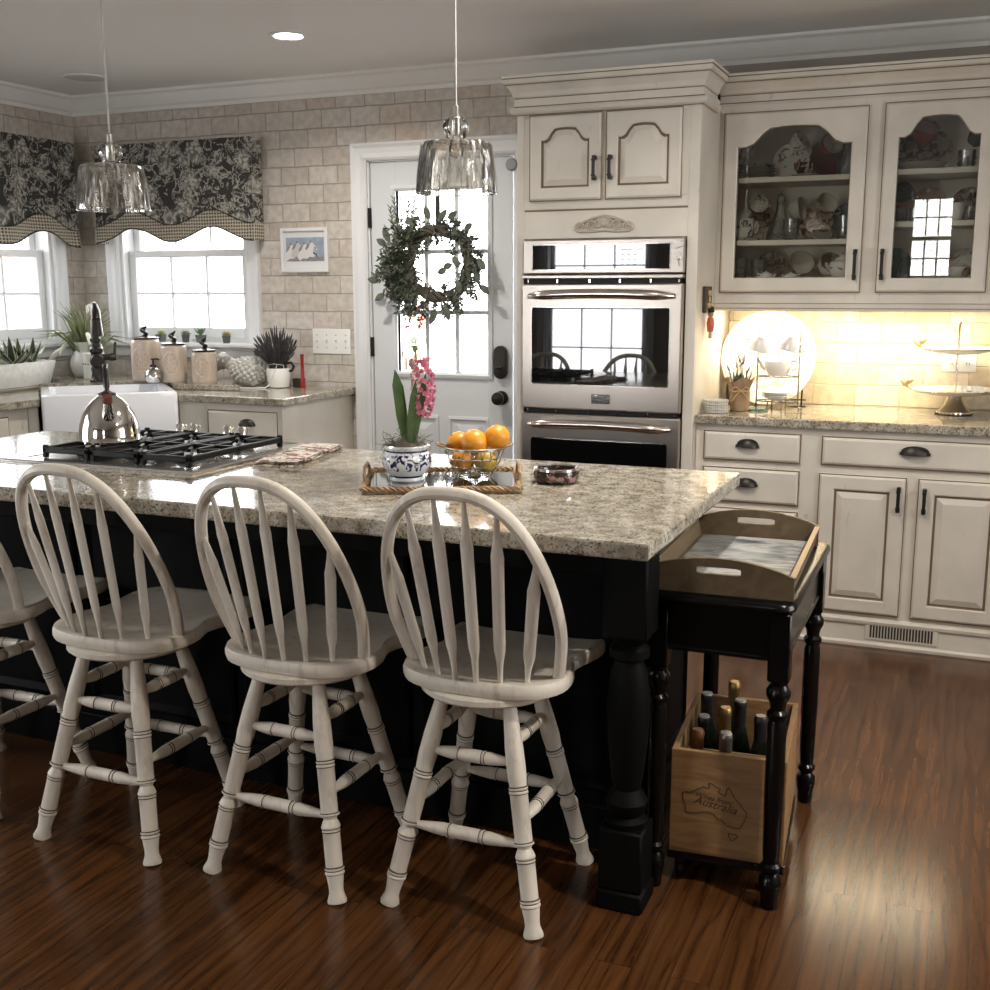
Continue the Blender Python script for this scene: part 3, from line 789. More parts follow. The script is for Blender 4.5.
# slim light bar under the cabinet
P_WARMLED = plain('warm_lamp_diffuser', (.9, .85, .7), .4, emis=(1, .80, .50), estr=7.)
t = thing('cabinet_light', 'slim warm light bar fixed under the glass-front wall cabinet', 'light', (0, 0, 0))
m = MB(); m.box(-1.0, .06, YU+.09, YU+.13, 1.356, 1.371, P_WHITE, .003); m.obj('housing', t)
m = MB(); m.box(-.99, .05, YU+.094, YU+.126, 1.352, 1.357, P_WARMLED); m.obj('lamp_diffuser', t)

# ---- right base cabinets
def base_shell(t, x0, x1, y, parts, mat=None, side=False):
    c = mat or P_CAB
    m = MB(); i0, i1 = x0+.018, x1-.018; y2 = y+.0205; m.box(x0, i0, y2, YW-.014, .0, .876, c); m.box(i1, x1, y2, YW-.014, 0, .876, c); m.box(i0, i1, YW-.03, YW-.014, 0, .876, c); m.box(i0, i1, y2, YW-.03, .10, .12, c); m.box(i0, i1, y2, YW-.03, .855, .876, c)
    m.obj('body', t)
    m = MB()
    for a, b, z0, z1 in parts: m.box(a, b, y, y+.02, z0, z1, c)
    m.obj('face_frame', t)
    m = MB(); sweep(m, [(x0, y), (x1, y)], [(-.01, 0), (.016, 0), (.018, .012), (.008, .020), (.006, .085), (.016, .096), (.018, .108), (.006, .118), (-.01, .118)], c)
    m.obj('base_skirting', t)
ax0, ax1, bx1 = -1.040, -.572, .215
t = thing('drawer_cabinet', 'cream base cabinet with a stack of drawers next to the oven tower', 'cabinet', (0, 0, 0))
base_shell(t, ax0, ax1, YB, [(ax0, ax0+.045, .118, .876), (ax1-.045, ax1, .118, .876)]+[(ax0+.0451, ax1-.0451, a, b) for a, b in ((.118, .14), (.32, .36), (.52, .57), (.695, .74), (.845, .876))])
for z0, z1 in ((.730, .852), (.556, .702), (.345, .532), (.13, .325)):
    d = drawer_front(t, -1.006, -.610, z0, z1, YB); cup_pull(d, -.822, (z0+z1)/2+.004, YB-.02)
t = thing('base_cabinet', 'cream base cabinet with one wide drawer over two raised panel doors, floor vent below', 'cabinet', (0, 0, 0))
base_shell(t, ax1, bx1, YB, [(ax1, ax1+.05, .118, .876), (bx1-.05, bx1, .118, .876), (-.21, -.15, .1452, .6898), (ax1+.0501, bx1-.0501, .118, .145), (ax1+.0501, bx1-.0501, .69, .745), (ax1+.0501, bx1-.0501, .84, .876)])
d = drawer_front(t, -.530, .172, .733, .850, YB); cup_pull(d, -.178, .798, YB-.02, .105)
d = cab_door('door', t, -.534, -.201, .134, .700, YB, .060); bar_pull(d, -.228, .565, .665, YB-.02)
d = cab_door('door', t, -.159, .174, .134, .700, YB, .060); bar_pull(d, -.133, .565, .665, YB-.02)
m = MB(); y = YB-.007
m.box(-.325, -.048, y-.006, y+.002, .030, .105, P_CABD, .003)
for k in range(21): x = -.305+k*.0115; m.box(x, x+.007, y-.0075, y-.004, .042, .092, plain('vent_dark', (.02, .018, .015), .6) if k == 0 else m.mats[1], 0)
m.obj('floor_vent', t, label='cream vent register with dark slots')
m = MB(); m.prism([(-1.0425, YC), (.25, YC), (.25, YW-.013), (-1.0425, YW-.013)], .8765, ZT, P_GRANITE, 'XY', .006)
tag(m.obj('countertop'), 'speckled granite worktop on the right base cabinets, under the glass cabinet', 'worktop')
# ------------------------------------------------------------------ corner sink run
s2 = sqrt(.5)
F1, F2 = V(-4.10, 4.09), V(-3.645, 4.545)        # sink front corners on the counter line
SKD = .56
tv, nv = V(s2, s2), V(-s2, s2)
P_CABW = m_antique('antique_white_paint', (.62, .58, .50), (.2, .15, .1))
def corner_cabinets():
    t = thing('corner_cabinet', 'cream base cabinet right of the apron sink, with one drawer showing', 'cabinet', (0, 0, 0))
    x0, x1, y = -3.655, -3.045, 4.562
    m = MB(); m.box(x0, x1, y+.02, YW-.004, 0, .876, P_CABW); m.obj('body', t)
    m = MB()
    for a, b, z0, z1 in ((x0, x0+.17, .1, .876), (x1-.035, x1, .1, .876), (x0+.17, x1-.035, .838, .876), (x0+.17, x1-.035, .66, .72), (x0+.17, x1-.035, .1, .14)): m.box(a, b, y, y+.02, z0, z1, P_CABW, .0015)
    m.box(x0, x1, y-.004, y+.02, 0, .1, P_CABW, .003); m.box(x0+.17, x1-.035, y+.012, y+.02, .1, .85, P_CABW)
    m.obj('face_frame', t)
    d = drawer_front(t, -3.475, -3.065, .705, .845, y, mat=P_CABW); cup_pull(d, -3.235, .778, y-.02, .085)
    d = cab_door('door', t, -3.475, -3.065, .12, .675, y, .055, mat=P_CABW)
    t = thing('base_cabinet', 'cream base cabinet along the left wall, beside the apron sink', 'cabinet', (0, 0, 0))
    x = -4.152
    m = MB(); m.box(XL+.004, x-.02, 3.05, 4.06, 0, .876, P_CABW); m.box(x-.02, x, 3.05, 4.06, 0, .876, P_CABW, .002); m.obj('body', t)
    R = TR(x, 0, 0) @ ROT('Z', 90)
    d = drawer_front(t, 3.45, 3.93, .705, .845, 0, mat=P_CABW); cup_pull(d, 3.69, .778, -.02, .085)
    d.matrix_parent_inverse = Matrix(); d.rotation_euler = (0, 0, pi/2); d.location = (x, 0, 0)
    d = cab_door('door', t, 3.45, 3.93, .12, .675, 0, .055, mat=P_CABW); d.rotation_euler = (0, 0, pi/2); d.location = (x, 0, 0)
    t = thing('sink_cabinet', 'cream corner cabinet under the white apron sink', 'cabinet', (0, 0, 0))
    m = MB(); a, b = F1-nv*-.03, F2-nv*-.03
    m.prism([(a.x, a.y), (b.x, b.y), (-3.67, 5.0), (-4.6, 5.0), (-4.6, 4.07)], .0, .66, P_CABW, 'XY'); m.obj('body', t)
    m = MB(); m.prism([(-4.150, 4.062), (-4.118, 4.092), (-4.17, 4.15), (-4.26, 4.15), (-4.26, 4.062)], .0, .876, P_CABW, 'XY'); m.obj('filler_stile', t)
    m = MB(); m.prism([(-3.657, 4.562), (-3.657, 4.71), (-3.79, 4.71)], .662, .876, P_CABW, 'XY'); m.obj('filler_stile', t)
    ang = 45
    for k, (u0, u1) in enumerate(((.02, .31), (.33, .62))):
        d = cab_door('door', t, u0, u1, .12, .62, 0, .05, mat=P_CABW); d.rotation_euler = (0, 0, pi/4); d.location = (a.x, a.y, 0)
        bar_pull(d, u1-.026 if k == 0 else u0+.026, .5, .59, -.02)
corner_cabinets()
B1, B2 = F1+nv*(SKD), F2+nv*(SKD)
m = MB(); m.prism([(XL+.004, YW-.004), (XL+.004, 3.0), (-4.115, 3.0), (F1.x, F1.y), (B1.x, B1.y), (B2.x, B2.y), (F2.x, F2.y), (-3.02, 4.53), (-3.02, YW-.004)], .8765, ZT, P_GRANITE, 'XY', .005)
tag(m.obj('countertop'), 'speckled granite worktop running around the corner sink under the two windows', 'worktop')
m = MB(); m.prism([(-3.83, 4.745), (-3.455, 4.80), (-3.86, 5.21), (-4.80, 5.21), (-4.80, 4.86), (-4.50, 4.70), (B1.x-.004, B1.y+.004), (B2.x-.004, B2.y+.004)], ZT+.0005, .943, P_GRANITE, 'XY', .005)
tag(m.obj('raised_ledge'), 'raised granite ledge behind the corner sink that the peach canisters stand on', 'ledge')

# farmhouse sink
def rrect(w, d, r, z, n=5):
    return [V(cx+r*cos(radians(a)), cy+r*sin(radians(a)), z) for cx, cy, s in ((w/2-r, d/2-r, 0), (-w/2+r, d/2-r, 90), (-w/2+r, -d/2+r, 180), (w/2-r, -d/2+r, 270)) for a in [s+90*k/n for k in range(n+1)]]
W, D = (F2-F1).length-.012, SKD+.015
c0 = (F1+F2)/2 + nv*(D/2-.045)
t = thing('apron_sink', 'white porcelain apron-front sink set across the corner', 'sink', (c0.x, c0.y, .685), pi/4)
m = MB(); w, d = W, D
m.rings([rrect(w-.02, d-.02, .02, 0), rrect(w-.006, d-.006, .02, .006), rrect(w, d, .02, .02), rrect(w, d, .02, .235), rrect(w-.006, d-.006, .02, .243), rrect(w-.02, d-.02, .02, .246),
         rrect(w-.075, d-.075, .03, .246), rrect(w-.085, d-.085, .03, .240), rrect(w-.10, d-.10, .05, .06), rrect(w-.18, d-.18, .06, .045)], P_PORC)
m.obj('basin', t)
m = MB(); m.lathe([(.0, .0455), (.03, .0465), (.042, .049), (.045, .0455)], P_STEELP, 18); m.obj('drain', t)

# bridge faucet: tall arched spout, side lever, sprayer
fb = V(-4.30, 4.71)     # stands on the ledge behind the sink
t = thing('faucet', 'dark bronze gooseneck faucet with side lever standing behind the corner sink', 'faucet', (fb.x, fb.y, .943), -pi/4)
m = MB()
m.lathe([(.042, 0), (.042, .012), (.034, .02), (.029, .05), (.033, .07), (.028, .08), (.027, .15), (.035, .16), (.035, .175), (.027, .185)], P_IRON, 18)
m.lathe([(.027, .18), (.023, .21), (.029, .216), (.029, .23), (.020, .24)], P_IRON, 16)
m.obj('body', t)
m = MB(); pts = [(0, 0, .22)]
for k in range(15):
    a = pi*k/14*.93; pts.append((.105-.105*cos(a), 0, .315+.085*sin(a)))
m.tube(pts, [.022]*2+[.020]*10+[.024]*4, P_IRON, 12)
m.tube([(.205, 0, .335), (.208, 0, .25)], [.024, .032], P_IRON, 12)
m.obj('spout', t)
m = MB(); m.tube([(0, 0, .13), (0, .075, .13)], .017, P_IRON, 12); m.tube([(0, .07, .13), (0, .098, .13)], [.022, .018], P_IRON, 12)
m.tube([(0, .088, .13), (.01, .098, .21)], [.009, .006], P_IRON, 8); m.obj('lever_handle', t)
m = MB(); m.lathe([(.034, 0), (.038, .025), (.030, .036), (.0, .037)], P_IRON, 16, T=TR(.018, 0, .115) @ ROT('Y', 90)); m.obj('sprayer_holder', t)

# ------------------------------------------------------------------ island
IX0, IX1, IY0, IY1 = -3.16, -.588, 2.198, 3.183
m = MB(); pl = [(IX0, IY0), (IX1-.02, IY0), (IX1, IY0+.02), (IX1, IY1), (IX0, IY1)]
# leave the cooktop bay open at the back edge
CX0, CX1, CY0 = -2.735, -2.018, 2.555
m.prism([(IX0, IY0), (IX1, IY0), (IX1, IY1), (CX1+.004, IY1), (CX1+.004, CY0-.004), (CX0-.004, CY0-.004), (CX0-.004, IY1), (IX0, IY1)], .874, ZT, P_GRANITE, 'XY', .007)
tag(m.obj('island_countertop'), 'long speckled granite slab on top of the black island', 'worktop')
t = thing('kitchen_island', 'black painted island base with turned corner posts under the granite slab', 'island', (0, 0, 0))
bx0, bx1, by0, by1 = -3.10, -.715, 2.60, 3.14
m = MB(); m.box(bx0, bx1, by0, by1, 0, .8735, P_BLACKISL); m.obj('body', t)
# panelled seating side
m = MB(); n = 4
for k in range(n):
    a = bx0+.06+(bx1-bx0-.08)*k/n; b = bx0+.06+(bx1-bx0-.08)*(k+1)/n-.04
    L = [[V(x, by0-dp, z) for x, z in ((a+i, .16+i), (b-i, .16+i), (b-i, .80-i), (a+i, .80-i))] for i, dp in ((0, 0), (0, .014), (.008, .018), (.02, .010), (.028, .004))]
    m.rings(L, P_BLACKISL, cap0=False, smooth=False)
m.box(bx0, bx1, by0-.02, by0, 0, .12, P_BLACKISL, .004)
m.obj('front_panel', t)
m = MB()
L = [[V(bx1+dp, y, z) for y, z in ((by0+.05+i, .16+i), (by1-.05-i, .16+i), (by1-.05-i, .80-i), (by0+.05+i, .80-i))] for i, dp in ((0, 0), (0, .012), (.01, .016), (.022, .008))]
m.rings(L, P_BLACKISL, cap0=False, smooth=False); m.box(bx1, bx1+.016, by0, by1, 0, .12, P_BLACKISL, .004)
m.obj('end_panel', t)
def post(px, py):
    m = MB(); h = .052
    m.box(px-h-.004, px+h+.004, py-h-.004, py+h+.004, 0, .05, P_BLACKISL, .006)
    m.box(px-h, px+h, py-h, py+h, .05, .20, P_BLACKISL, .005)
    m.lathe([(.046, .20), (.05, .215), (.036, .225), (.045, .24), (.050, .26), (.032, .29), (.036, .31), (.046, .40), (.050, .50), (.042, .57), (.032, .60), (.046, .61), (.046, .63), (.034, .64), (.05, .66)], P_BLACKISL, 20, (px, py, 0))
    m.box(px-h, px+h, py-h, py+h, .66, .8735, P_BLACKISL, .005)
    return m.obj('corner_post', t)
post(-.672, 2.372); post(-3.08, 2.385)
m = MB(); m.box(bx0+.08, -.73, 2.36, 2.40, .79, .8735, P_BLACKISL, .004); m.box(-.712, -.680, 2.44, 3.12, .79, .8735, P_BLACKISL, .004); m.obj('apron_rail', t)

# ------------------------------------------------------------------ slide-in gas cooktop on the island
P_CAST = plain('cast_iron_grate', (.004, .004, .0045), .5, spec=.25)
P_BURN = plain('burner_cap_black', (.02, .02, .02), .4)
def cooktop():
    t = thing('gas_cooktop', 'stainless gas cooktop with black cast iron grates set into the island', 'cooktop', (0, 0, 0))
    x0, x1, y0, y1 = CX0-.012, CX1+.012, CY0-.012, 3.215; z = ZT+.001
    m = MB(); m.box(CX0, CX1, CY0, y1-.01, .80, z, P_STEEL)
    L = [[V(a, b, zz) for a, b in ((x0+i, y0+i), (x1-i, y0+i), (x1-i, y1-i), (x0+i, y1-i))] for i, zz in ((0, z), (0, z+.004), (.004, z+.008), (.045, z+.009), (.050, z+.005), (.06, z+.003))]
    m.rings(L, plain('satin_cooktop_steel', (.70, .68, .65), .24, 1.), cap0=False, smooth=False); m.obj('drip_tray', t)
    gz = z+.018; gy0, gy1 = y0+.072, y1-.115
    n = 3; gw = (x1-x0-.175)/n
    for k in range(n):
        a = x0+.115+gw*k+.004; b = a+gw-.008; m = MB(); r = .009
        for x in (a, b-.014): m.box(x, x+.014, gy0, gy1, gz+.002, gz+.02, P_CAST, .003)
        for y in (gy0, gy1-.014, (gy0+gy1)/2-.007): m.box(a, b, y, y+.014, gz+.002, gz+.02, P_CAST, .003)
        for x in (a, b-.016):
            for y in (gy0, gy1-.016): m.box(x, x+.016, y, y+.016, z+.004, gz+.026, P_CAST, .003)
        cx = (a+b)/2
        for cy in ((gy0*3+gy1)/4, (gy0+gy1*3)/4):
            for q in range(4):
                aa = pi/4+q*pi/2
                m.tube([(cx+.028*cos(aa), cy+.028*sin(aa), gz+.014), (cx+.10*cos(aa)*gw/.25, cy+.105*sin(aa), gz+.012)], .0065, P_CAST, 6)
            m.box(cx-.006, cx+.006, cy-.115, cy-.035, gz+.004, gz+.02, P_CAST, .002); m.box(cx-.006, cx+.006, cy+.035, cy+.115, gz+.004, gz+.02, P_CAST, .002)
        m.obj('grate', t)
        for cy in ((gy0*3+gy1)/4, (gy0+gy1*3)/4):
            m = MB(); m.lathe([(.05, z+.004), (.045, z+.010), (.036, z+.012), (.036, z+.020), (.032, z+.024), (0, z+.025)], P_BURN, 18, (cx, cy, 0)); m.obj('burner', t)
    for kx in (.12, .16, .245, .285, .37) :
        pass
    for k, kx in enumerate((-2.545, -2.485, -2.345, -2.285)):
        m = MB(); m.lathe([(.024, 0), (.024, .006), (.017, .010), (.019, .034), (.016, .040), (0, .041)], P_STEELP, 18, T=TR(kx, y1-.045, z+.012) @ ROT('X', -22)); m.obj('control_knob', t)
    return t
cooktop()

# kettle
KX, KY = -2.515, 2.79
P_KETT = plain('mirror_kettle_steel', (.74, .72, .69), .08, 1.)
t = thing('kettle', 'shiny domed steel kettle on the cooktop', 'kettle', (KX, KY, ZT+.0395), radians(-48))
m = MB(); m.lathe([(.088, 0), (.096, .002), (.097, .008), (.094, .012), (.0935, .03), (.089, .058), (.079, .088), (.064, .114), (.046, .134), (.03, .146), (.026, .150)], P_KETT, 40); m.obj('body', t)
m = MB(); m.lathe([(.028, .148), (.026, .155), (.012, .160), (.006, .166), (.010, .176), (.009, .184), (0, .188)], P_IRON, 20); m.obj('lid', t)
m = MB(); m.tube([(.066, 0, .085), (.088, 0, .112), (.100, 0, .142)], [.022, .016, .013], P_KETT, 14); m.obj('spout', t)
m = MB(); m.tube([(.097, 0, .135), (.104, 0, .155)], [.016, .015], plain('spout_cap_red_brown', (.14, .035, .025), .4), 14); m.obj('spout_cap', t)
m = MB(); pts = [(.085*cos(a), 0, .125+.115*sin(a)) for a in [radians(20+140*k/14) for k in range(15)]]
m.tube(pts, [.006]+[.009]*13+[.006], P_IRON, 10); m.obj('handle', t)

# folded floral towel at the end of the cooktop
P_TOWEL = m_floral('floral_towel_print', (.62, .58, .50), (.30, .10, .09), (.12, .13, .10), 34, .47, .95)
m = MB()
for k in range(3):
    m.grid(lambda u, v, k=k: V(-.205+.41*u+.004*sin(9*v+k), -.065+.13*v+.004*sin(11*u+2*k), .001+.0058*k+.003*sin(14*u+3*v+k)*(.4+.6*v)+.0022), 18, 8, P_TOWEL)
    m.box(-.20+.004*k, .20-.004*k, -.06, .06, .0006+.0058*k, .0048+.0058*k, P_TOWEL, .002)
for k in range(40):
    x = -.206; y = -.062+.124*k/39; m.tube([(x+.004, y, .006), (x-.012, y+.003*sin(k*3), .002)], .0012, P_TOWEL, 4)
o = m.obj('hand_towel', None, (-1.915, 2.965, ZT), (0, 0, radians(100))); tag(o, 'folded floral kitchen towel lying on the island at the end of the cooktop', 'towel')
# ------------------------------------------------------------------ swivel stools
SEAT_Z = .565
def seat_outline(n=10):
    half = [(0, -.148), (.055, -.147), (.115, -.137), (.163, -.113), (.194, -.072), (.205, -.025), (.200, .03), (.184, .075), (.178, .105), (.184, .145), (.196, .19), (.204, .24), (.200, .285), (.182, .318), (.150, .335), (.08, .344), (0, .346)]
    # Catmull-Rom smoothing
    P = [(-x, y) for x, y in reversed(half[1:-1])]
    ring = half + P if False else half[:-1] + [(0, .346)] + [(-x, y) for x, y in reversed(half[1:-1])]
    out = []; N = len(ring)
    for i in range(N):
        p0, p1, p2, p3 = (V(*ring[(i+j-1) % N]) for j in range(4))
        for t in (0, .5):
            out.append(.5*((2*p1)+(p2-p0)*t+(2*p0-5*p1+4*p2-p3)*t*t+(3*p1-p0-3*p2+p3)*t**3))
    return out
LEGP = [(0, .015), (.05, .0165), (.20, .0215), (.30, .0225), (.365, .020), (.37, .0225), (.377, .0225), (.381, .0205), (.385, .0205), (.389, .0225), (.396, .0225), (.40, .021), (.60, .0205), (.604, .0235), (.612, .0235), (.616, .019), (.63, .0155), (.645, .020), (.665, .0235), (.672, .0215), (.676, .0215), (.684, .0225), (.69, .021), (.84, .0205), (.845, .0235), (.852, .0235), (.856, .0205), (.86, .0205), (.864, .0235), (.872, .0235), (.876, .021), (.93, .0175), (.955, .0175), (.99, .0235), (1, .0225)]
LEGG = (4, 7, 10, 12, 14, 19, 21, 23, 26, 29)
STRP = [(0, .0075), (.08, .009), (.20, .013), (.30, .0155), (.335, .0145), (.34, .0165), (.355, .0165), (.36, .0145), (.37, .0145), (.375, .0165), (.385, .0155), (.615, .0155), (.625, .0165), (.63, .0145), (.64, .0145), (.645, .0165), (.66, .0165), (.665, .0145), (.70, .0155), (.80, .013), (.92, .009), (1, .0075)]
STRG = (4, 6, 8, 12, 14, 16)
def make_stool(label, loc, rz):
    t = thing('swivel_stool', label, 'stool', loc, rz, 'counter stools in a row at the island')
    m = MB(); ol = seat_outline(); c = V(0, .1)
    def lp(s, z): return [V(c.x+(p.x-c.x)*s, c.y+(p.y-c.y)*s, z) for p in ol]
    m.rings([lp(.93, SEAT_Z-.040), lp(.985, SEAT_Z-.034), lp(1, SEAT_Z-.024), lp(1, SEAT_Z-.012), lp(.985, SEAT_Z-.003), lp(.955, SEAT_Z), lp(.86, SEAT_Z-.004), lp(.6, SEAT_Z-.010), lp(.2, SEAT_Z-.012)], P_STOOL)
    m.obj('seat', t)
    m = MB(); m.lathe([(.12, -.060), (.158, -.058), (.165, -.052), (.165, -.040), (.158, -.036), (.10, -.034)], P_STOOL, 36, (0, 0, SEAT_Z), mats=None)
    m.lathe([(.10, -.036), (.135, -.036), (.135, -.0395), (.10, -.0395)], P_STOOLG, 30, (0, 0, SEAT_Z)); m.obj('swivel_plate', t)
    # bow
    def bow(s):       # s -1..1 from left foot over the top to the right foot
        a = s*pi/2*1.0; w = .207
        ang = pi/2 - s*(pi/2+.42)
        x = w*cos(ang)*1.0; zz = sin(ang)
        z0 = -sin(.42)
        k = (zz-z0)/(1-z0)
        x = w*(1 if cos(ang) >= 0 else -1)*abs(cos(ang))**.76 if zz > 0 else w*(1-.115*(zz/z0)**1.4)*(1 if s > 0 else -1)
        return V(x, -.034-.192*k**1.05, SEAT_Z-.006+.448*k)
    m = MB(); pts = [bow(-1+2*i/44) for i in range(45)]
    m.tube(pts, .0155, P_STOOL, 10, flat=.92); m.obj('back_bow', t)
    for i in range(6):
        u = -1+2*i/5
        xb = .128*u; b = V(xb, -.140+3.2*xb*xb, SEAT_Z-.006)
        # find bow point with the wanted x
        xt = .178*u
        best = min((bow(-1+2*k/400) for k in range(60, 341)), key=lambda p: abs(p.x-xt))
        m = MB(); d = best-b; L = d.length; tt = d.normalized(); wv = V(1, 0, 0); wv = (wv-tt*wv.dot(tt)).normalized(); nn = tt.cross(wv)
        prof = [(0, .006, .006), (.05, .0065, .006), (.13, .0085, .0055), (.20, .0135, .005), (.24, .0145, .005), (.70, .0152, .005), (.74, .0158, .005), (.78, .013, .0055), (.88, .008, .006), (.96, .0055, .0055), (1, .005, .005)]
        rings = [[b+d*f+wv*(w_*cos(2*pi*k/10))*1.0+nn*(t_*sin(2*pi*k/10)) for k in range(10)] for f, w_, t_ in prof]
        m.rings(rings, P_STOOL); m.obj('spindle', t)
    top = .082; ft = .183
    legs = {}
    for sx in (-1, 1):
        for sy in (-1, 1):
            a, b = V(sx*top, sy*top, SEAT_Z-.056), V(sx*ft, sy*ft, 0); legs[sx, sy] = (a, b)
            m = MB(); m.turned(a, b, LEGP, P_STOOL, 14, P_STOOLG, LEGG); m.obj('leg', t)
    def at(k, z): a, b = legs[k]; f = (a.z-z)/(a.z-b.z); return a+(b-a)*f
    for ka, kb, zs in (((-1, -1), (1, -1), (.195, .372)), ((-1, 1), (1, 1), (.215, .395)), ((-1, -1), (-1, 1), (.245, .415)), ((1, -1), (1, 1), (.245, .415))):
        for z in zs:
            m = MB(); m.turned(at(ka, z), at(kb, z), STRP, P_STOOL, 12, P_STOOLG, STRG); m.obj('stretcher', t)
    return t
s0 = make_stool('cream swivel stool with arrow-spindle back, nearest to the black side table', (-1.0, 2.330, 0), radians(0))
dup(s0, (-1.478, 2.288, 0), (0, 0, radians(-1)), 'second cream swivel stool from the black side table, left of the nearest one')
dup(s0, (-2.006, 2.26, 0), (0, 0, radians(0)), 'cream swivel stool with its full back in view in front of the gas cooktop')
dup(s0, (-2.57, 2.285, 0), (0, 0, radians(0)), 'cream swivel stool at the far left, mostly cut off by the photo edge')
# ------------------------------------------------------------------ tray, flower pot and fruit on the island
P_RATTAN = m_grain('rattan_weave', (.22, .13, .065), (.42, .28, .15), 60, (1, 1, 1), .6)
P_MIRROR = plain('tray_mirror', (.62, .62, .60), .04, 1.)
tc = V(-1.292, 2.69); trz = radians(24)
t = thing('mirror_tray', 'rectangular mirror tray with a rope rattan rim on the island', 'tray', (tc.x, tc.y, ZT), trz)
TW, TD = .405, .315
m = MB(); m.box(-TW/2, TW/2, -TD/2, TD/2, .0, .010, P_RATTAN, .002); m.obj('base', t)
m = MB(); m.box(-TW/2+.012, TW/2-.012, -TD/2+.012, TD/2-.012, .010, .0125, P_MIRROR); m.obj('mirror', t)
m = MB()
for a, b in (((-TW/2, -TD/2), (TW/2, -TD/2)), ((TW/2, -TD/2), (TW/2, TD/2)), ((TW/2, TD/2), (-TW/2, TD/2)), ((-TW/2, TD/2), (-TW/2, -TD/2))):
    a, b = V(*a, .013), V(*b, .013); L = (b-a).length; N = int(L/.004)
    d = (b-a)/L; w = V(-d.y, d.x, 0)
    for ph in (0, 2*pi/3, 4*pi/3):
        m.tube([a+d*(L*k/N)+w*(.0045*cos(k*.55+ph))+V(0, 0, .0045*sin(k*.55+ph)) for k in range(N+1)], .0042, P_RATTAN, 5)
m.obj('rope_rim', t)
for s in (-1, 1):
    m = MB(); m.tube([(s*TW/2, -.07, .014), (s*(TW/2+.002), -.066, .038), (s*(TW/2+.003), -.04, .052), (s*(TW/2+.003), .04, .052), (s*(TW/2+.002), .066, .038), (s*TW/2, .07, .014)], .005, P_RATTAN, 8); m.obj('handle', t)

P_BLUEW = m_floral('blue_and_white_glaze', (.80, .81, .82), (.012, .016, .06), (.02, .03, .10), 52, .47, .1)
P_WGLAZE = plain('white_glaze', (.80, .81, .82), .1)
P_BLUE = plain('cobalt_line', (.02, .03, .10), .12)
P_MOSS = plain('grey_moss', (.16, .14, .105), .9, var=.4, vscale=60)
px_, py_ = -1.372, 2.635
t = thing('flower_pot', 'blue and white round pot of grey moss on the mirror tray', 'pot', (px_, py_, ZT+.0126))
prof = [(.040, 0), (.044, .004), (.043, .012), (.048, .018), (.058, .032), (.066, .05), (.066, .064), (.061, .075), (.056, .080), (.056, .085), (.061, .090), (.062, .095), (.056, .097), (.054, .090), (.05, .082), (0, .080)]
mt = [P_WGLAZE, P_WGLAZE, P_BLUE, P_WGLAZE, P_BLUEW, P_BLUEW, P_BLUEW, P_WGLAZE, P_BLUE, P_WGLAZE, P_WGLAZE, P_WGLAZE, P_WGLAZE, P_WGLAZE, P_WGLAZE]
m = MB(); m.lathe(prof, P_WGLAZE, 36, mats=mt); m.obj('body', t)
m = MB(); rnd = random.Random(3)
m.lathe([(.052, .084), (.04, .100), (.02, .106), (0, .108)], P_MOSS, 18)
for k in range(150):
    a = rnd.uniform(0, 2*pi); r = .052*sqrt(rnd.random()); p = V(r*cos(a), r*sin(a), .088+.018*(1-(r/.055)**2)); pts = [p]; d = V(rnd.uniform(-1, 1), rnd.uniform(-1, 1), rnd.uniform(-.1, .8)).normalized()
    for q in range(5):
        d = (d+V(rnd.uniform(-1, 1), rnd.uniform(-1, 1), rnd.uniform(-.9, .5))*.8).normalized(); pts.append(pts[-1]+d*.010)
    m.tube(pts, .0008, P_MOSS, 3)
o = m.obj('moss', t); o['kind'] = 'stuff'

P_HLEAF = plain('hyacinth_leaf', (.075, .13, .045), .4, var=.25, vscale=20)
P_HSTEM = plain('hyacinth_stem', (.22, .28, .10), .5)
P_PINK = plain('hyacinth_pink', (.66, .20, .30), .55, var=.25, vscale=60)
P_PALE = plain('hyacinth_pale_pink', (.72, .44, .46), .55, var=.15, vscale=60)
t = thing('hyacinth', 'pink hyacinth in bloom with tall green leaves growing from the blue and white pot', 'flower', (px_, py_, ZT+.11), radians(20))
rnd = random.Random(11)
m = MB(); m.tube([(.008, 0, 0), (.016, 0, .08), (.026, 0, .16), (.030, 0, .21), (.027, 0, .245)], [.006, .007, .006, .005, .003], P_HSTEM, 8); m.obj('stem', t)
def blade(m, pts, w, mat):
    pts = [V(*p) for p in pts]; n = len(pts); A = []
    for i, p in enumerate(pts):
        tt = i/(n-1); ww = w*min(1, .55+1.2*tt)*(1-max(0, (tt-.72)/.28)**2*.93); tn = (pts[min(i+1, n-1)]-pts[max(i-1, 0)]).normalized(); u = tn.cross(V(.25, -1, .1)).normalized(); nn = u.cross(tn)
        A.append([p-u*ww+nn*.3*ww, p+nn*-.1*ww, p+u*ww+nn*.3*ww, p+nn*.25*ww])
    m.rings(A, mat)
for pts, w in ((((.0, -.012, 0), (-.012, -.018, .08), (-.020, -.022, .16), (-.024, -.024, .200)), .0125), (((.012, -.018, 0), (.016, -.024, .07), (.026, -.026, .13), (.030, -.026, .170)), .011),
               (((.02, -.01, 0), (.034, -.014, .08), (.046, -.016, .14), (.056, -.014, .190)), .011), (((-.004, .012, 0), (-.01, .016, .08), (-.02, .018, .15), (-.026, .02, .19)), .012)):
    m = MB(); blade(m, pts, w, P_HLEAF); m.obj('leaf_blade', t)
m = MB()
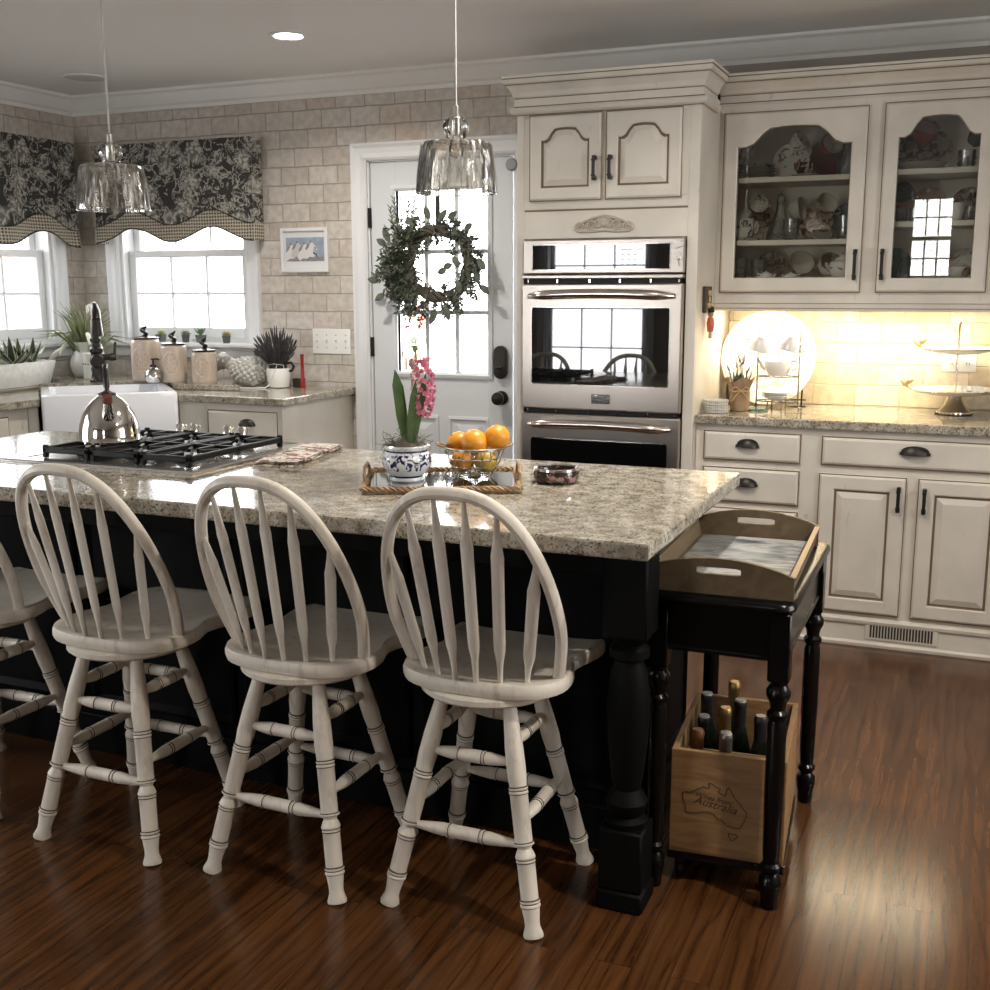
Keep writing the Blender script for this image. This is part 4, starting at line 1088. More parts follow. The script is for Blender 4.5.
for k in range(120):
    f = rnd.random(); z = .088+.15*f; a = rnd.uniform(0, 2*pi); lean = .024+.008*sin(z*20)
    R = .031*(1-.30*abs(f-.4)); cx = .036+.012*sin(pi*f); p = V(cx+R*cos(a), R*sin(a), z-.012)
    mat = P_PALE if (cos(a) < -.35 and f > .35) else P_PINK
    d = V(cos(a), sin(a), -.35).normalized(); u = d.orthogonal().normalized(); w = d.cross(u)
    m.tube([p-d*.012, p], [.0022, .0034], mat, 5)
    for q in range(6):
        b = q*pi/3+a; o_ = u*cos(b)+w*sin(b); m.leaf(p, p+o_*.0085+d*.004, .0056, mat, d, -.25, 2)
o = m.obj('florets', t)
m = MB()
for k in range(9):
    a = k*2*pi/9; m.tube([(.027, 0, .243), (.027+.007*cos(a), .007*sin(a), .255+.006*(k % 2))], [.003, .0035], P_HSTEM, 5)
m.obj('bud', t)

# wire fruit bowl
P_WIRE = plain('antiqued_silver_wire', (.50, .46, .40), .25, 1.)
bx_, by_ = -1.243, 2.79
t = thing('fruit_bowl', 'open silver wire bowl holding oranges on the mirror tray', 'bowl', (bx_, by_, ZT+.0126), radians(20))
def brad(z): return .042+.042*min(1, (z/.075))**.6
m = MB()
for z, r in ((.078, .0028), (.074, .0018), (.05, .0014), (.028, .0014)): m.tube([(brad(z)*cos(2*pi*k/40), brad(z)*sin(2*pi*k/40), z) for k in range(40)], r, P_WIRE, 6, closed=True)
for k in range(18):
    for sg in (-1, 1):
        m.tube([(brad(z)*cos(2*pi*k/18+sg*z*3.5), brad(z)*sin(2*pi*k/18+sg*z*3.5), z) for z in (.004, .02, .04, .058, .076)], .0012, P_WIRE, 4)
m.tube([(.044*cos(2*pi*k/30), .044*sin(2*pi*k/30), .003) for k in range(30)], .0022, P_WIRE, 6, closed=True); m.tube([(.02*cos(2*pi*k/20), .02*sin(2*pi*k/20), .004) for k in range(20)], .0012, P_WIRE, 4, closed=True)
for k in range(6): m.tube([(.02*cos(k*pi/3), .02*sin(k*pi/3), .004), (.044*cos(k*pi/3), .044*sin(k*pi/3), .004)], .0012, P_WIRE, 4)
m.obj('wire_basket', t)
for s in (-1, 1):
    m = MB(); m.tube([(s*.078, -.022, .078), (s*.098, -.014, .084), (s*.104, 0, .086), (s*.098, .014, .084), (s*.078, .022, .078)], .0035, P_RATTAN, 7); m.obj('handle', t, label='rattan-wrapped loop handle')
P_ORANGE = plain('orange_peel', (.75, .30, .018), .38, bump=.35, vscale=260)
P_ORANGEG = plain('greenish_orange_peel', (.50, .33, .05), .42, bump=.35, vscale=260)
P_STEMG = plain('fruit_stem_end', (.13, .13, .05), .7)
def orange(label, loc, r, mat, rot):
    t = thing('orange', label, 'orange', (bx_+loc[0], by_+loc[1], ZT+.0126+loc[2]), 0, 'oranges in the wire bowl', rot)
    m = MB(); m.ball((0, 0, 0), r, mat, 22, 14, sq=(1, 1, .96)); m.obj('peel', t)
    m = MB(); m.lathe([(.004, r*.955), (.0035, r*.975), (0, r*.98)], P_STEMG, 7); m.obj('stem_end', t)
orange('orange on the left of the wire bowl rim, tilted away', (-.056, .018, .082), .034, P_ORANGE, (.5, -.5, 0))
orange('largest orange, heaped in the middle of the wire bowl', (.004, -.008, .090), .038, P_ORANGE, (.3, .2, 0))
orange('topmost orange with its stem end showing, at the back right of the bowl', (.058, .022, .104), .036, P_ORANGE, (.3, -.45, 0))
orange('orange low in the wire bowl, below the left one', (-.022, -.028, .042), .033, P_ORANGE, (1.2, .2, 0))
orange('greenish yellow orange low on the right inside the wire bowl', (.040, -.016, .042), .032, P_ORANGEG, (1.3, .5, 0))

# little printed dish
P_DISHP = m_floral('brown_rose_print', (.028, .018, .014), (.34, .16, .16), (.25, .22, .18), 42, .42, .1)
t = thing('trinket_dish', 'small round dark floral dish with a silver lip on the island, right of the tray', 'dish', (-1.018, 2.832, ZT))
m = MB(); m.lathe([(.045, 0), (.056, .004), (.062, .014), (.063, .028), (.060, .036), (.055, .037), (.052, .030), (.05, .012), (0, .010)], P_DISHP, 32); m.obj('bowl', t)
m = MB(); m.lathe([(.061, .035), (.0605, .040), (.056, .042), (.0535, .038)], P_STEELP, 32, cap0=False, cap1=False); m.obj('rim', t)

# ------------------------------------------------------------------ black side table with tray and wine crate
t = thing('side_table', 'black painted side table with turned legs at the end of the island', 'table', (-.495, 2.78, 0))
x0, x1, y0, y1 = -.175, .177, -.350, .350
def tt_outline(i):
    pts = []; r = .045
    for cx, cy, s in ((x1-i-r, y0+i+r, -90), (x1-i-r, y1-i-r, 0), (x0+i+r, y1-i-r, 90), (x0+i+r, y0+i+r, 180)):
        for a in range(s, s+91, 15): pts.append((cx+r*cos(radians(a)), cy+r*sin(radians(a))))
    return pts
m = MB(); m.rings([[V(x, y, z) for x, y in tt_outline(i)] for i, z in ((.012, .720), (.004, .724), (0, .732), (.002, .742), (.008, .748), (.016, .750))], P_BLACK); m.obj('tabletop', t)
lx0, lx1, ly0, ly1 = -.135, .143, -.303, .300
m = MB()
for a, b, c, d in ((lx0, lx1, ly0-.012, ly0+.006), (lx0, lx1, ly1-.006, ly1+.012), (lx0-.012, lx0+.006, ly0, ly1), (lx1-.006, lx1+.012, ly0, ly1)): m.box(a, b, c, d, .605, .720, P_BLACK, .002)
for a, b, c, d in ((lx0, lx1, ly0-.016, ly0-.008), (lx1+.008, lx1+.016, ly0, ly1)): m.box(a, b, c, d, .605, .616, P_BLACK, .003)
m.obj('apron', t)
for x in (lx0, lx1):
    for y in (ly0, ly1):
        m = MB(); m.box(x-.024, x+.024, y-.024, y+.024, .56, .720, P_BLACK, .003)
        m.lathe([(.019, 0), (.021, .03), (.026, .055), (.026, .075), (.016, .088), (.024, .098), (.024, .108), (.018, .115), (.020, .14), (.0225, .30), (.022, .45), (.019, .465), (.024, .472), (.024, .482), (.017, .49), (.019, .505), (.027, .522), (.028, .535), (.019, .55), (.024, .56)], P_BLACK, 16, (x, y, 0)); m.obj('leg', t)

P_TRAYW = m_grain('walnut_tray_wood', (.085, .058, .030), (.15, .105, .058), 22, (1, .12, 1), .5)
P_TRAYR = m_grain('worn_tray_edge', (.26, .18, .10), (.40, .29, .17), 22, (1, .12, 1), .5)
def tray_art():
    mm, nt, b = _nt('tray_seascape'); v = _map(nt, 5, 16, 1)
    n = _noise(nt, 1.6, 5, v, .7)
    r = _ramp(nt, n.outputs['Fac'], [(.30, (.05, .055, .06)), (.44, (.17, .18, .18)), (.54, (.33, .34, .33)), (.62, (.22, .17, .12)), (.75, (.36, .37, .37))])
    nt.links.new(r.outputs['Color'], b.inputs['Base Color']); b.inputs['Roughness'].default_value = .45
    return mm
t = thing('serving_tray', 'brown wooden serving tray with cut-out handles on the black side table', 'tray', (-.502, 2.745, .7505), radians(2))
w, d = .150, .288
m = MB(); m.box(-w, w, -d, d, 0, .012, P_TRAYW, .002); m.obj('base', t)
m = MB(); m.box(-w+.014, w-.014, -d+.014, d-.014, .012, .0135, tray_art()); m.obj('painted_panel', t, label='grey painted seascape panel')
for s in (-1, 1):
    m = MB(); m.rings([[V(s*w+a, y, z) for a, z in ((-.006*s, .0), (.006*s, .0), (.018*s, .052), (.006*s, .052))] for y in (-d, d)], P_TRAYW, smooth=False); m.box(s*w+.004*s-.006+.008*s, s*w+.004*s+.006+.008*s, -d, d, .0515, .0535, P_TRAYR, 0); m.obj('side', t)
for s in (-1, 1):
    m = MB(); N = 16; hole = [(.05*c_, .056+.0085*s_) for c_, s_ in [(max(-1, min(1, 1.25*cos(a))), max(-1, min(1, 1.25*sin(a)))) for a in [2*pi*k/32+pi/32 for k in range(32)]]]
    top = lambda x: .052+.034*max(0, cos(pi*x/(2*(w+.018))))**.8
    outer = []
    for k in range(32):
        a = 2*pi*k/32+pi/32; c_, s_ = cos(a), sin(a); x = (w+.016)*max(-1, min(1, 1.3*c_)); outer.append((x, top(x) if s_ > .25 else (0 if s_ < -.25 else .052*(s_+.25)/.5*(1 if s_ < .25 else 1))))
    def ring(pts, y): return [V(x, y+s*(.10*z), z) for x, z in pts]
    m.rings([ring(outer, s*d-.006), ring(outer, s*d+.006), ring(hole, s*d+.006), ring(hole, s*d-.006)], P_TRAYW, smooth=False, loop=True); m.obj('end_board', t)

P_PINE = m_grain('crate_pine', (.20, .105, .040), (.31, .175, .072), 10, (1, 1, 6), .6)
P_BURNT = plain('burnt_ink', (.05, .025, .012), .8)
cx0, cx1, cy0, cy1, cz0, cz1 = -.134, .136, -.200, .202, .082, .345
CRX, CRY, CRZ = -.482, 2.712, radians(4.5)
t = thing('wine_crate', 'pine wine crate on casters printed with an outline map, under the side table', 'crate', (CRX, CRY, 0), CRZ)
m = MB(); m.box(cx0, cx1, cy0, cy1, cz0, cz0+.012, P_PINE, .001); m.obj('base', t)
for nme, b in (('front_board', (cx0, cx1, cy0, cy0+.014)), ('back_board', (cx0, cx1, cy1-.014, cy1)), ('side_board', (cx0, cx0+.014, cy0+.014, cy1-.014)), ('side_board', (cx1-.014, cx1, cy0+.014, cy1-.014))):
    m = MB(); m.box(*b, cz0, cz1, P_PINE, .0015); o = m.obj(nme, t)
    if nme == 'front_board': fbd = o
m = MB(); m.box(cx0+.014, cx1-.014, -.075, -.068, cz0+.012, cz1-.045, P_PINE, .001); m.obj('divider', t)
m = MB()
aus = [(.155, .29), (.165, .265), (.20, .255), (.25, .25), (.28, .235), (.30, .21), (.33, .195), (.36, .17), (.385, .185), (.41, .185), (.425, .155), (.41, .13), (.44, .125), (.48, .15), (.52, .16), (.53, .19), (.51, .205), (.55, .235), (.58, .248), (.59, .22), (.595, .165), (.61, .14), (.63, .165), (.64, .20), (.665, .225), (.675, .265), (.72, .31), (.75, .36), (.79, .40), (.80, .45), (.78, .52), (.745, .60), (.70, .615), (.65, .605), (.61, .60), (.58, .57), (.55, .53), (.525, .545), (.505, .52), (.48, .48), (.44, .465), (.37, .468), (.31, .49), (.21, .495), (.19, .465), (.195, .43), (.175, .37), (.16, .33)]
tas = [(.625, .685), (.66, .695), (.70, .685), (.715, .70), (.70, .74), (.67, .765), (.64, .745), (.63, .715)]
def wp(u, v):     # burnt map laid out on the front board: board-relative metres
    return V(cx0+.016+(u-.10)*.238, cy0-.0007, cz0+.170-(v-.20)*.215)
for loop in (aus, tas):
    n = len(loop)
    for k in range(n):
        a, b = wp(*loop[k]), wp(*loop[(k+1) % n]); mid = (a+b)/2+V(.0012*sin(k*2.3), 0, .0012*cos(k*1.7))
        m.tube([a, mid, b], .0011, P_BURNT, 4)
p = wp(.46, .300); m.text('Wines from', .018, P_BURNT, TR(p.x, p.y+.0004, p.z) @ ROT('Y', 9) @ ROT('X', 90), .35)
p = wp(.485, .375); m.text('Australia', .029, P_BURNT, TR(p.x, p.y+.0004, p.z) @ ROT('Y', 9) @ ROT('X', 90), .35)
m.obj('burnt_map', fbd, label='burnt map outline reading Wines from Australia')
m = MB(); m.box(cx0-.005, cx1+.004, cy0+.004, cy1, .058, .0815, P_BLACK, .003); m.obj('dolly_frame', t)
for x in (cx0+.025, cx1-.03):
    for y in (cy0+.03, cy1-.03):
        m = MB(); m.lathe([(.022, -.010), (.024, -.006), (.024, .006), (.022, .010)], P_BLACK, 16, T=TR(x, y, .024) @ ROT('Y', 90)); m.box(x-.012, x+.012, y-.012, y+.012, .044, .059, P_BLACK); m.box(x-.014, x-.0115, y-.006, y+.006, .02, .046, P_BLACK); m.box(x+.0115, x+.014, y-.006, y+.006, .02, .046, P_BLACK); m.obj('caster', t)
P_BOTG = plain('dark_bottle_glass', (.008, .012, .008), .06)
P_FOILG = plain('gold_foil', (.42, .27, .11), .38, .85, bump=.6, vscale=120)
P_FOILS = plain('silver_foil', (.24, .21, .18), .35, .85, bump=.3, vscale=120)
P_FOILB = plain('black_capsule', (.015, .014, .015), .35)
P_LABELA = plain('amber_capsule', (.22, .085, .03), .5)
P_CAPTOP = plain('pale_capsule_top', (.34, .31, .27), .45)
def bottle(label, x, y, h, foil, top, fl=.09):
    t = thing('wine_bottle', label, 'bottle', (x, y, cz0+.0122), 0, 'wine bottles in the pine crate')
    m = MB(); m.lathe([(.027, 0), (.032, .004), (.032, .155*h/.31), (.030, .175*h/.31), (.018, .225*h/.31), (.0145, .24*h/.31), (.0145, h-.01), (.0145, h-.004)], P_BOTG, 22); m.obj('glass_body', t)
    m = MB(); m.lathe([(.0152, h-fl), (.0155, h-.022), (.0168, h-.018), (.0168, h-.010), (.0150, h-.004)], foil, 18, cap1=False); m.lathe([(.0150, h-.0045), (.013, h), (0, h+.0005)], top, 18); m.obj('foil_capsule', t)
bottle('dark bottle at the back left of the wine crate', -.580, 2.800, .292, P_FOILB, P_CAPTOP)
bottle('tallest bottle, with a gold foil neck, at the back of the crate', -.518, 2.845, .316, P_FOILG, P_FOILG)
bottle('gold foil champagne bottle standing in front of the tallest one', -.508, 2.676, .306, P_FOILG, P_FOILG, .11)
bottle('black capped bottle just right of the gold foil necks', -.484, 2.748, .305, P_FOILB, P_CAPTOP)
bottle('bottle with a silver foil neck, lowest and nearest in the crate', -.488, 2.590, .276, P_FOILS, P_CAPTOP, .1)
bottle('black capped bottle at the right of the crate, behind the table leg', -.424, 2.700, .288, P_FOILB, P_FOILB, .075)
bottle('amber necked bottle at the left edge of the wine crate', -.559, 2.598, .270, P_LABELA, P_LABELA, .08)
bottle('bottle with a pale round cap behind the amber necked one', -.569, 2.716, .262, P_FOILB, P_CAPTOP, .08)
# ------------------------------------------------------------------ things around the sink
P_PEACH = plain('peach_ceramic', (.50, .41, .33), .25, var=.08, vscale=9)
P_PEACHR = plain('pale_relief_glaze', (.60, .48, .39), .3)
def canister(label, x, y, h, r, rz):
    t = thing('canister', label, 'canister', (x, y, .943), rz, 'peach canisters on the raised ledge')
    m = MB(); m.lathe([(r*.94, 0), (r*.98, .006), (r, .015), (r, h-.025), (r*.985, h-.010), (r*.92, h-.002), (r*.86, h), (0, h)], P_PEACH, 36); m.obj('jar', t)
    m = MB()           # raised scroll medallion
    def on(a, z, d=.0005): return V((r+d)*sin(a), -(r+d)*cos(a), z)
    cz = h*.52; ry = h*.30; rx = .62
    m.tube([on(rx*cos(2*pi*k/36)*(1+.06*cos(5*2*pi*k/36)), cz+ry*sin(2*pi*k/36)) for k in range(36)], .0026, P_PEACHR, 5, closed=True)
    for s in (-1, 1):
        for (u, w, rr) in ((.30, .45, .24), (.30, -.45, .24), (.22, 0., .20)):
            m.tube([on(s*(u+rr*(1-.7*k/16)*cos(k*.6)), cz+ry*(w+rr*1.3*(1-.7*k/16)*sin(k*.6))) for k in range(17)], .002, P_PEACHR, 5)
    m.tube([on(.02*sin(k), cz-ry*.7+ry*1.4*k/8) for k in range(9)], .0022, P_PEACHR, 5)
    m.obj('relief_medallion', t)
    m = MB(); z = h
    m.lathe([(r*.92, z), (r*.96, z+.004), (r*.94, z+.009), (r*.5, z+.013), (r*.2, z+.017), (r*.14, z+.022), (0, z+.023)], P_IRON, 28); lid = m.obj('lid', t)
    m = MB()           # twisted finial
    m.tube([(.014*sin(2.0*q), .012*cos(2.0*q)-.010, z+.020+.013*q) for q in [k*.25 for k in range(17)]], [.011-.0004*k for k in range(17)], P_IRON, 7)
    for k in range(5): a = k*1.3; m.leaf((0, 0, z+.022+.006*k), (.024*cos(a), .024*sin(a), z+.034+.006*k), .014, P_IRON, (0, 0, 1), .15)
    m.obj('lid_finial', lid)
canister('tallest of the three peach canisters, behind the soap dispenser', -4.128, 4.895, .222, .076, radians(20))
canister('middle-height peach canister, second of the three', -3.925, 4.875, .195, .068, radians(24))
canister('shortest peach canister with a dark lid, nearest the ceramic sheep', -3.717, 4.860, .165, .064, radians(28))
P_MERC = plain('mercury_glass', (.80, .78, .74), .08, 1., var=.1, vscale=60)
t = thing('soap_dispenser', 'round mercury-glass soap dispenser with a dark pump by the sink', 'soap dispenser', (-3.995, 4.79, .943), radians(30))
m = MB(); m.lathe([(.028, 0), (.036, .004), (.046, .024), (.047, .038), (.040, .058), (.026, .070), (.016, .076), (.014, .082)], P_MERC, 28); m.obj('bottle', t)
m = MB(); m.lathe([(.016, .080), (.016, .094), (.006, .096), (.005, .118), (.011, .119), (.012, .126), (0, .128)], P_IRON, 16); m.tube([(0, 0, .122), (.02, 0, .124), (.034, 0, .119)], .004, P_IRON, 6); m.obj('pump', t)

# pitcher with grasses
P_CREAMC = plain('cream_stoneware', (.66, .65, .60), .3, var=.05)
t = thing('pitcher', 'cream stoneware pitcher filled with grasses and white plumes in the corner', 'pitcher', (-4.60, 4.96, .943), radians(-8))
m = MB(); m.lathe([(.060, 0), (.068, .004), (.082, .03), (.090, .07), (.084, .105), (.068, .135), (.060, .155), (.062, .18), (.070, .196), (.067, .197), (.056, .178), (.054, .155), (0, .15)], P_CREAMC, 32); m.obj('body', t)
m = MB(); m.tube([(.056, 0, .182), (.085, 0, .188), (.118, 0, .180), (.130, 0, .150), (.122, 0, .115), (.100, 0, .088), (.080, 0, .075)], [.010, .010, .011, .011, .011, .010, .009], P_CREAMC, 10, flat=.8); m.obj('handle', t)
P_PLUME = plain('white_plume', (.74, .73, .64), .9, var=.08, vscale=80)
t = thing('grass_arrangement', 'green grass blades and drooping white plumes arranged in the cream pitcher', 'plant', (-4.60, 4.96, 1.10))
rnd = random.Random(5)
P_GRASS = plain('grass_blade_green', (.17, .20, .09), .6, var=.5, vscale=14)
m = MB()
for k in range(190):
    a = rnd.uniform(0, 2*pi); sp = rnd.uniform(.05, .25); h = rnd.uniform(.09, .27); b = V(rnd.uniform(-.03, .03), rnd.uniform(-.03, .03), -.05)
    if rnd.random() < .35: tip = b+V(sp*1.2*cos(a), sp*1.2*sin(a), h*.6)
    else: tip = b+V(sp*.6*cos(a), sp*.6*sin(a), h+.05)
    tip.x = max(tip.x, -.19); tip.y = min(tip.y, .20)
    mid = b*.4+tip*.6+V(0, 0, .06); pts = [b, b*.6+mid*.4, mid, tip]
    w = rnd.uniform(.002, .006); A = []
    for i, p in enumerate(pts):
        tn = (pts[min(i+1, 3)]-pts[max(i-1, 0)]).normalized(); u = tn.cross(V(sin(a), -cos(a), .3)).normalized(); ww = w*(1, 1, .8, .1)[i]
        A.append([p-u*ww, p+u*ww])
    m.rings(A, P_GRASS, closed_ring=False)
m.obj('grass_blades', t)
for (dx, dy, dz, drop) in ((.17, -.06, .02, .05), (.12, -.10, .06, .03), (-.20, -.08, .06, .01), (-.15, -.15, -.03, .06), (.08, .02, .22, -.01), (-.08, -.12, .02, .05), (.03, .02, .20, -.02)):
    m = MB(); tip = V(dx, dy, dz-drop); mid = V(dx*.55, dy*.55, dz+.06)
    pts = []
    for k in range(11):
        f = k/10; pts.append((1-f)**2*V(0, 0, -.04)+2*f*(1-f)*(mid+V(0, 0, .05))+f*f*tip)
    m.tube(pts[:6], .0018, P_GRASS, 5); m.tube(pts[5:], [.004, .011, .013, .012, .010, .003], P_PLUME, 9); m.obj('white_plume', t)
t = thing('dotted_jar', 'small white crock with a dotted pattern beside the pitcher', 'jar', (-4.445, 4.845, .943), radians(-30))
m = MB(); m.lathe([(.052, 0), (.056, .004), (.056, .128), (.060, .136), (.060, .142), (.052, .144), (.050, .13), (.05, .02), (0, .015)], P_CREAMC, 30)
m.obj('body', t)
m = MB()
for k in range(10):
    a = k*.3-1.7; m.ball((.0565*sin(a), -.0565*cos(a), .085), .004, P_IRON, 6, 5)
for k in range(3): m.tube([(.057*sin(-1.1+.09*cos(2*pi*q/14)), -.057*cos(-1.1+.09*cos(2*pi*q/14)), .03+.026*k+.010*sin(2*pi*q/14)) for q in range(14)], .0012, P_IRON, 4, closed=True)
m.obj('painted_dots', t)

# planter
P_STONE = plain('white_stone_planter', (.66, .65, .61), .8, var=.12, vscale=30, bump=.3)
P_SAUC = plain('stone_saucer', (.42, .40, .34), .8, var=.15)
t = thing('planter', 'long white stone planter of variegated leaves on a saucer under the left window', 'planter', (-4.625, 4.44, ZT+.001), radians(4))
def trough(w, d, z, r=.02): return rrect(w, d, r, z)
m = MB(); m.rings([trough(.155, .40, .016), trough(.16, .405, .022), trough(.20, .46, .135), trough(.196, .456, .140), trough(.176, .436, .138), trough(.165, .42, .118)], P_STONE); m.obj('trough', t)
m = MB(); m.rings([trough(.20, .455, 0), trough(.215, .475, .012), trough(.21, .47, .016), trough(.20, .46, .010)], P_SAUC); m.obj('saucer', t)
P_VARI = plain('dark_succulent_leaf', (.032, .050, .028), .4, var=.3, vscale=30)
P_VEDGE = plain('pale_leaf_edge', (.55, .58, .40), .5)
rnd = random.Random(8)
m = MB()
for q in range(5):
    c = V(rnd.uniform(-.02, .02), -.18+.085*q, .125)
    for k in range(10):
        a = k*2.4+q; L = rnd.uniform(.08, .15); el = rnd.uniform(.5, 1.25); d = V(cos(a)*cos(el), sin(a)*cos(el), sin(el)); tip = c+d*L
        u = d.cross(V(0, 0, 1)).normalized()
        A = []; B = []; Cc = []
        for f, w in ((0, .012), (.3, .022), (.65, .016), (1, .001)):
            p = c+d*L*f+V(0, 0, .02*f*f); A.append([p-u*w, p-u*w*.72]); B.append([p-u*w*.72, p+V(0, 0, -.003), p+u*w*.72]); Cc.append([p+u*w*.72, p+u*w])
        m.rings(A, P_VEDGE, closed_ring=False); m.rings(B, P_VARI, closed_ring=False); m.rings(Cc, P_VEDGE, closed_ring=False)
m.obj('leaves', t)
# succulents on the sill
P_ROS = [plain('rosette_%d' % k, c, .6, var=.25, vscale=60) for k, c in enumerate(((.34, .36, .12), (.20, .24, .16), (.12, .18, .10), (.36, .34, .10)))]
P_POTD = plain('grey_slate_pot', (.10, .11, .11), .6)
for k, (x, lab) in enumerate(((-4.262, 'small potted succulent at the left end of the window sill, yellow green'), (-4.09, 'small grey-green potted succulent, second along the sill'), (-3.985, 'tallest spiky succulent on the window sill'), (-3.812, 'yellowish potted succulent alone at the right of the sill'))):
    t = thing('potted_succulent', lab, 'plant', (x, 5.192, 1.1355), k*.7, 'succulents on the window sill')
    m = MB(); m.rings([[V(sx*w, sy*w, z) for sx, sy in ((-1, -1), (1, -1), (1, 1), (-1, 1))] for w, z in ((.017, 0), (.021, .034), (.023, .036), (.023, .042), (.019, .042), (.018, .036))], P_POTD, smooth=False); m.obj('pot', t)
    m = MB(); n = 15
    for q in range(n):
        a = q*2.4; el = .25+1.1*q/n; L = (.034 if k != 2 else .055)*(1-.3*q/n); c = V(0, 0, .040)
        if k == 2: el = .75+.7*q/n
        m.tube([c, c+V(cos(a)*cos(el), sin(a)*cos(el), sin(el))*L*.55, c+V(cos(a)*cos(el), sin(a)*cos(el), sin(el)+.08)*L], [.004, .0065 if k != 2 else .0045, .0008], P_ROS[k], 6)
    m.obj('rosette', t)
# ceramic sheep
P_SHEEP = plain('ceramic_sheep_glaze', (.50, .485, .44), .3, var=.2, vscale=40)
P_FLEECE = plain('fleece_glaze', (.62, .61, .57), .3)
P_FACE = plain('sheep_face_glaze', (.27, .255, .23), .35)
t = thing('sheep_figurine', 'glazed ceramic sheep with a knobbly fleece lying on the worktop', 'figurine', (-3.582, 5.07, ZT+.0005), radians(8))
m = MB(); m.ball((0, 0, .080), .078, P_SHEEP, 26, 16, sq=(1.50, .88, .92))
m.ball((.0, 0, .025), .06, P_SHEEP, 20, 8, sq=(1.5, .95, .41)); m.obj('body', t)
m = MB()
for k in range(170):
    z = 1-2*(k+.5)/170; a = k*2.39996; r = sqrt(1-z*z)
    p = V(.117*r*cos(a), .069*r*sin(a), .080+.072*z)
    if p.z > .03 and p.x > -.10: m.ball(p, .0110, P_FLEECE, 7, 5)
m.obj('fleece', t)
m = MB(); R_ = TR(-.140, -.025, .128) @ ROT('Y', -25) @ Matrix.Scale(1.28, 4)
m.ball((0, 0, 0), .030, P_FACE, 16, 10, T=R_, sq=(1.25, .85, .95)); m.tube([(-.02, 0, -.002), (-.048, 0, -.010)], [.022, .014], P_FACE, 12, T=R_); m.ball((.008, 0, .022), .020, P_FLEECE, 10, 8, T=R_)
for s in (-1, 1): m.leaf(R_ @ V(.012, s*.02, .012), R_ @ V(.022, s*.058, -.006), .024, P_SHEEP, (1, 0, .3), .15, 4); m.ball(R_ @ V(-.022, s*.019, .010), .0035, P_IRON, 6, 5)
m.tube([(-.07, 0, .10), (-.125, -.018, .125)], [.042, .032], P_SHEEP, 14); m.obj('head', t)
for sx, sy in ((-.07, -.04), (.06, -.045), (-.07, .04), (.06, .045)):
    m = MB(); m.tube([(sx, sy, .03), (sx-.025, sy, .008)], [.016, .010], P_SHEEP, 8); m.obj('leg', t)
# white pot with dried lavender
t = thing('lavender_pot', 'white pot with a black inner cup holding a thick bunch of dried lavender', 'pot', (-3.392, 5.06, ZT+.0005), radians(10))
m = MB(); m.lathe([(.048, 0), (.056, .004), (.062, .04), (.064, .085), (.061, .102), (.057, .103), (.055, .09), (.05, .02), (0, .018)], P_CHINA, 30); m.obj('white_pot', t)
m = MB(); m.lathe([(.046, .02), (.048, .135), (.044, .137), (.042, .12), (0, .118)], P_IRON, 24); m.tube([(.046, 0, .128), (.075, 0, .132), (.088, 0, .112), (.078, 0, .09), (.05, 0, .085)], .007, P_IRON, 8); m.obj('black_cup', t)
m = MB(); m.tube([(-.046, -.035, .03), (-.046, -.035, .12), (.0, -.06, .128), (.046, -.035, .12), (.046, -.035, .03)], .0022, P_CREAMC, 5); m.tube([(.02, -.062, .12), (-.012, -.066, .045)], .0022, P_CREAMC, 5); m.obj('cord_loop', t)
P_LAV = plain('dried_lavender', (.060, .058, .060), .9, var=.4, vscale=40)
rnd = random.Random(2); m = MB()
for k in range(240):
    a = rnd.uniform(0, 2*pi); r = sqrt(rnd.random()); h = rnd.uniform(.22, .345)*(1-.22*r); b = V(.03*r*cos(a), .03*r*sin(a), .11); tip = V(.125*r*cos(a)-.012*r, .125*r*sin(a), h)
    m.tube([b, b*.45+tip*.55, b*.22+tip*.78], .0014, P_LAV, 4); m.tube([b*.25+tip*.75, b*.1+tip*.9, tip], [.0028, .0036, .0010], P_LAV, 5)
o = m.obj('lavender_stems', t)
t = thing('cable', 'thin white cable looped on the worktop in front of the sheep', 'cable', (-3.5, 4.96, ZT+.004))
m = MB(); m.tube([(-.11, .02, 0), (-.07, -.04, 0), (-.02, -.05, 0), (.04, -.03, 0), (.075, .02, .0), (.08, .05, .012)], .0035, P_CHINA, 7); m.obj('cord', t)
P_RED = plain('red_glass', (.30, .012, .012), .25)
t = thing('red_taper', 'slim red bottle-shaped taper standing behind the lavender pot', 'candle', (-3.262, 5.09, ZT+.0005))
m = MB(); m.lathe([(.014, 0), (.015, .004), (.011, .05), (.009, .10), (.0085, .165), (.011, .170), (.011, .176), (0, .177)], P_RED, 16); m.obj('body', t)
t = thing('dark_tin', 'low dark tin between the lavender pot and the red taper', 'tin', (-3.305, 5.12, ZT+.0005))
m = MB(); m.box(-.03, .03, -.02, .02, 0, .042, P_IRON, .005); m.obj('box', t); m = MB(); m.box(-.031, .031, -.021, .021, .035, .046, P_IRON, .004); m.obj('lid', t)

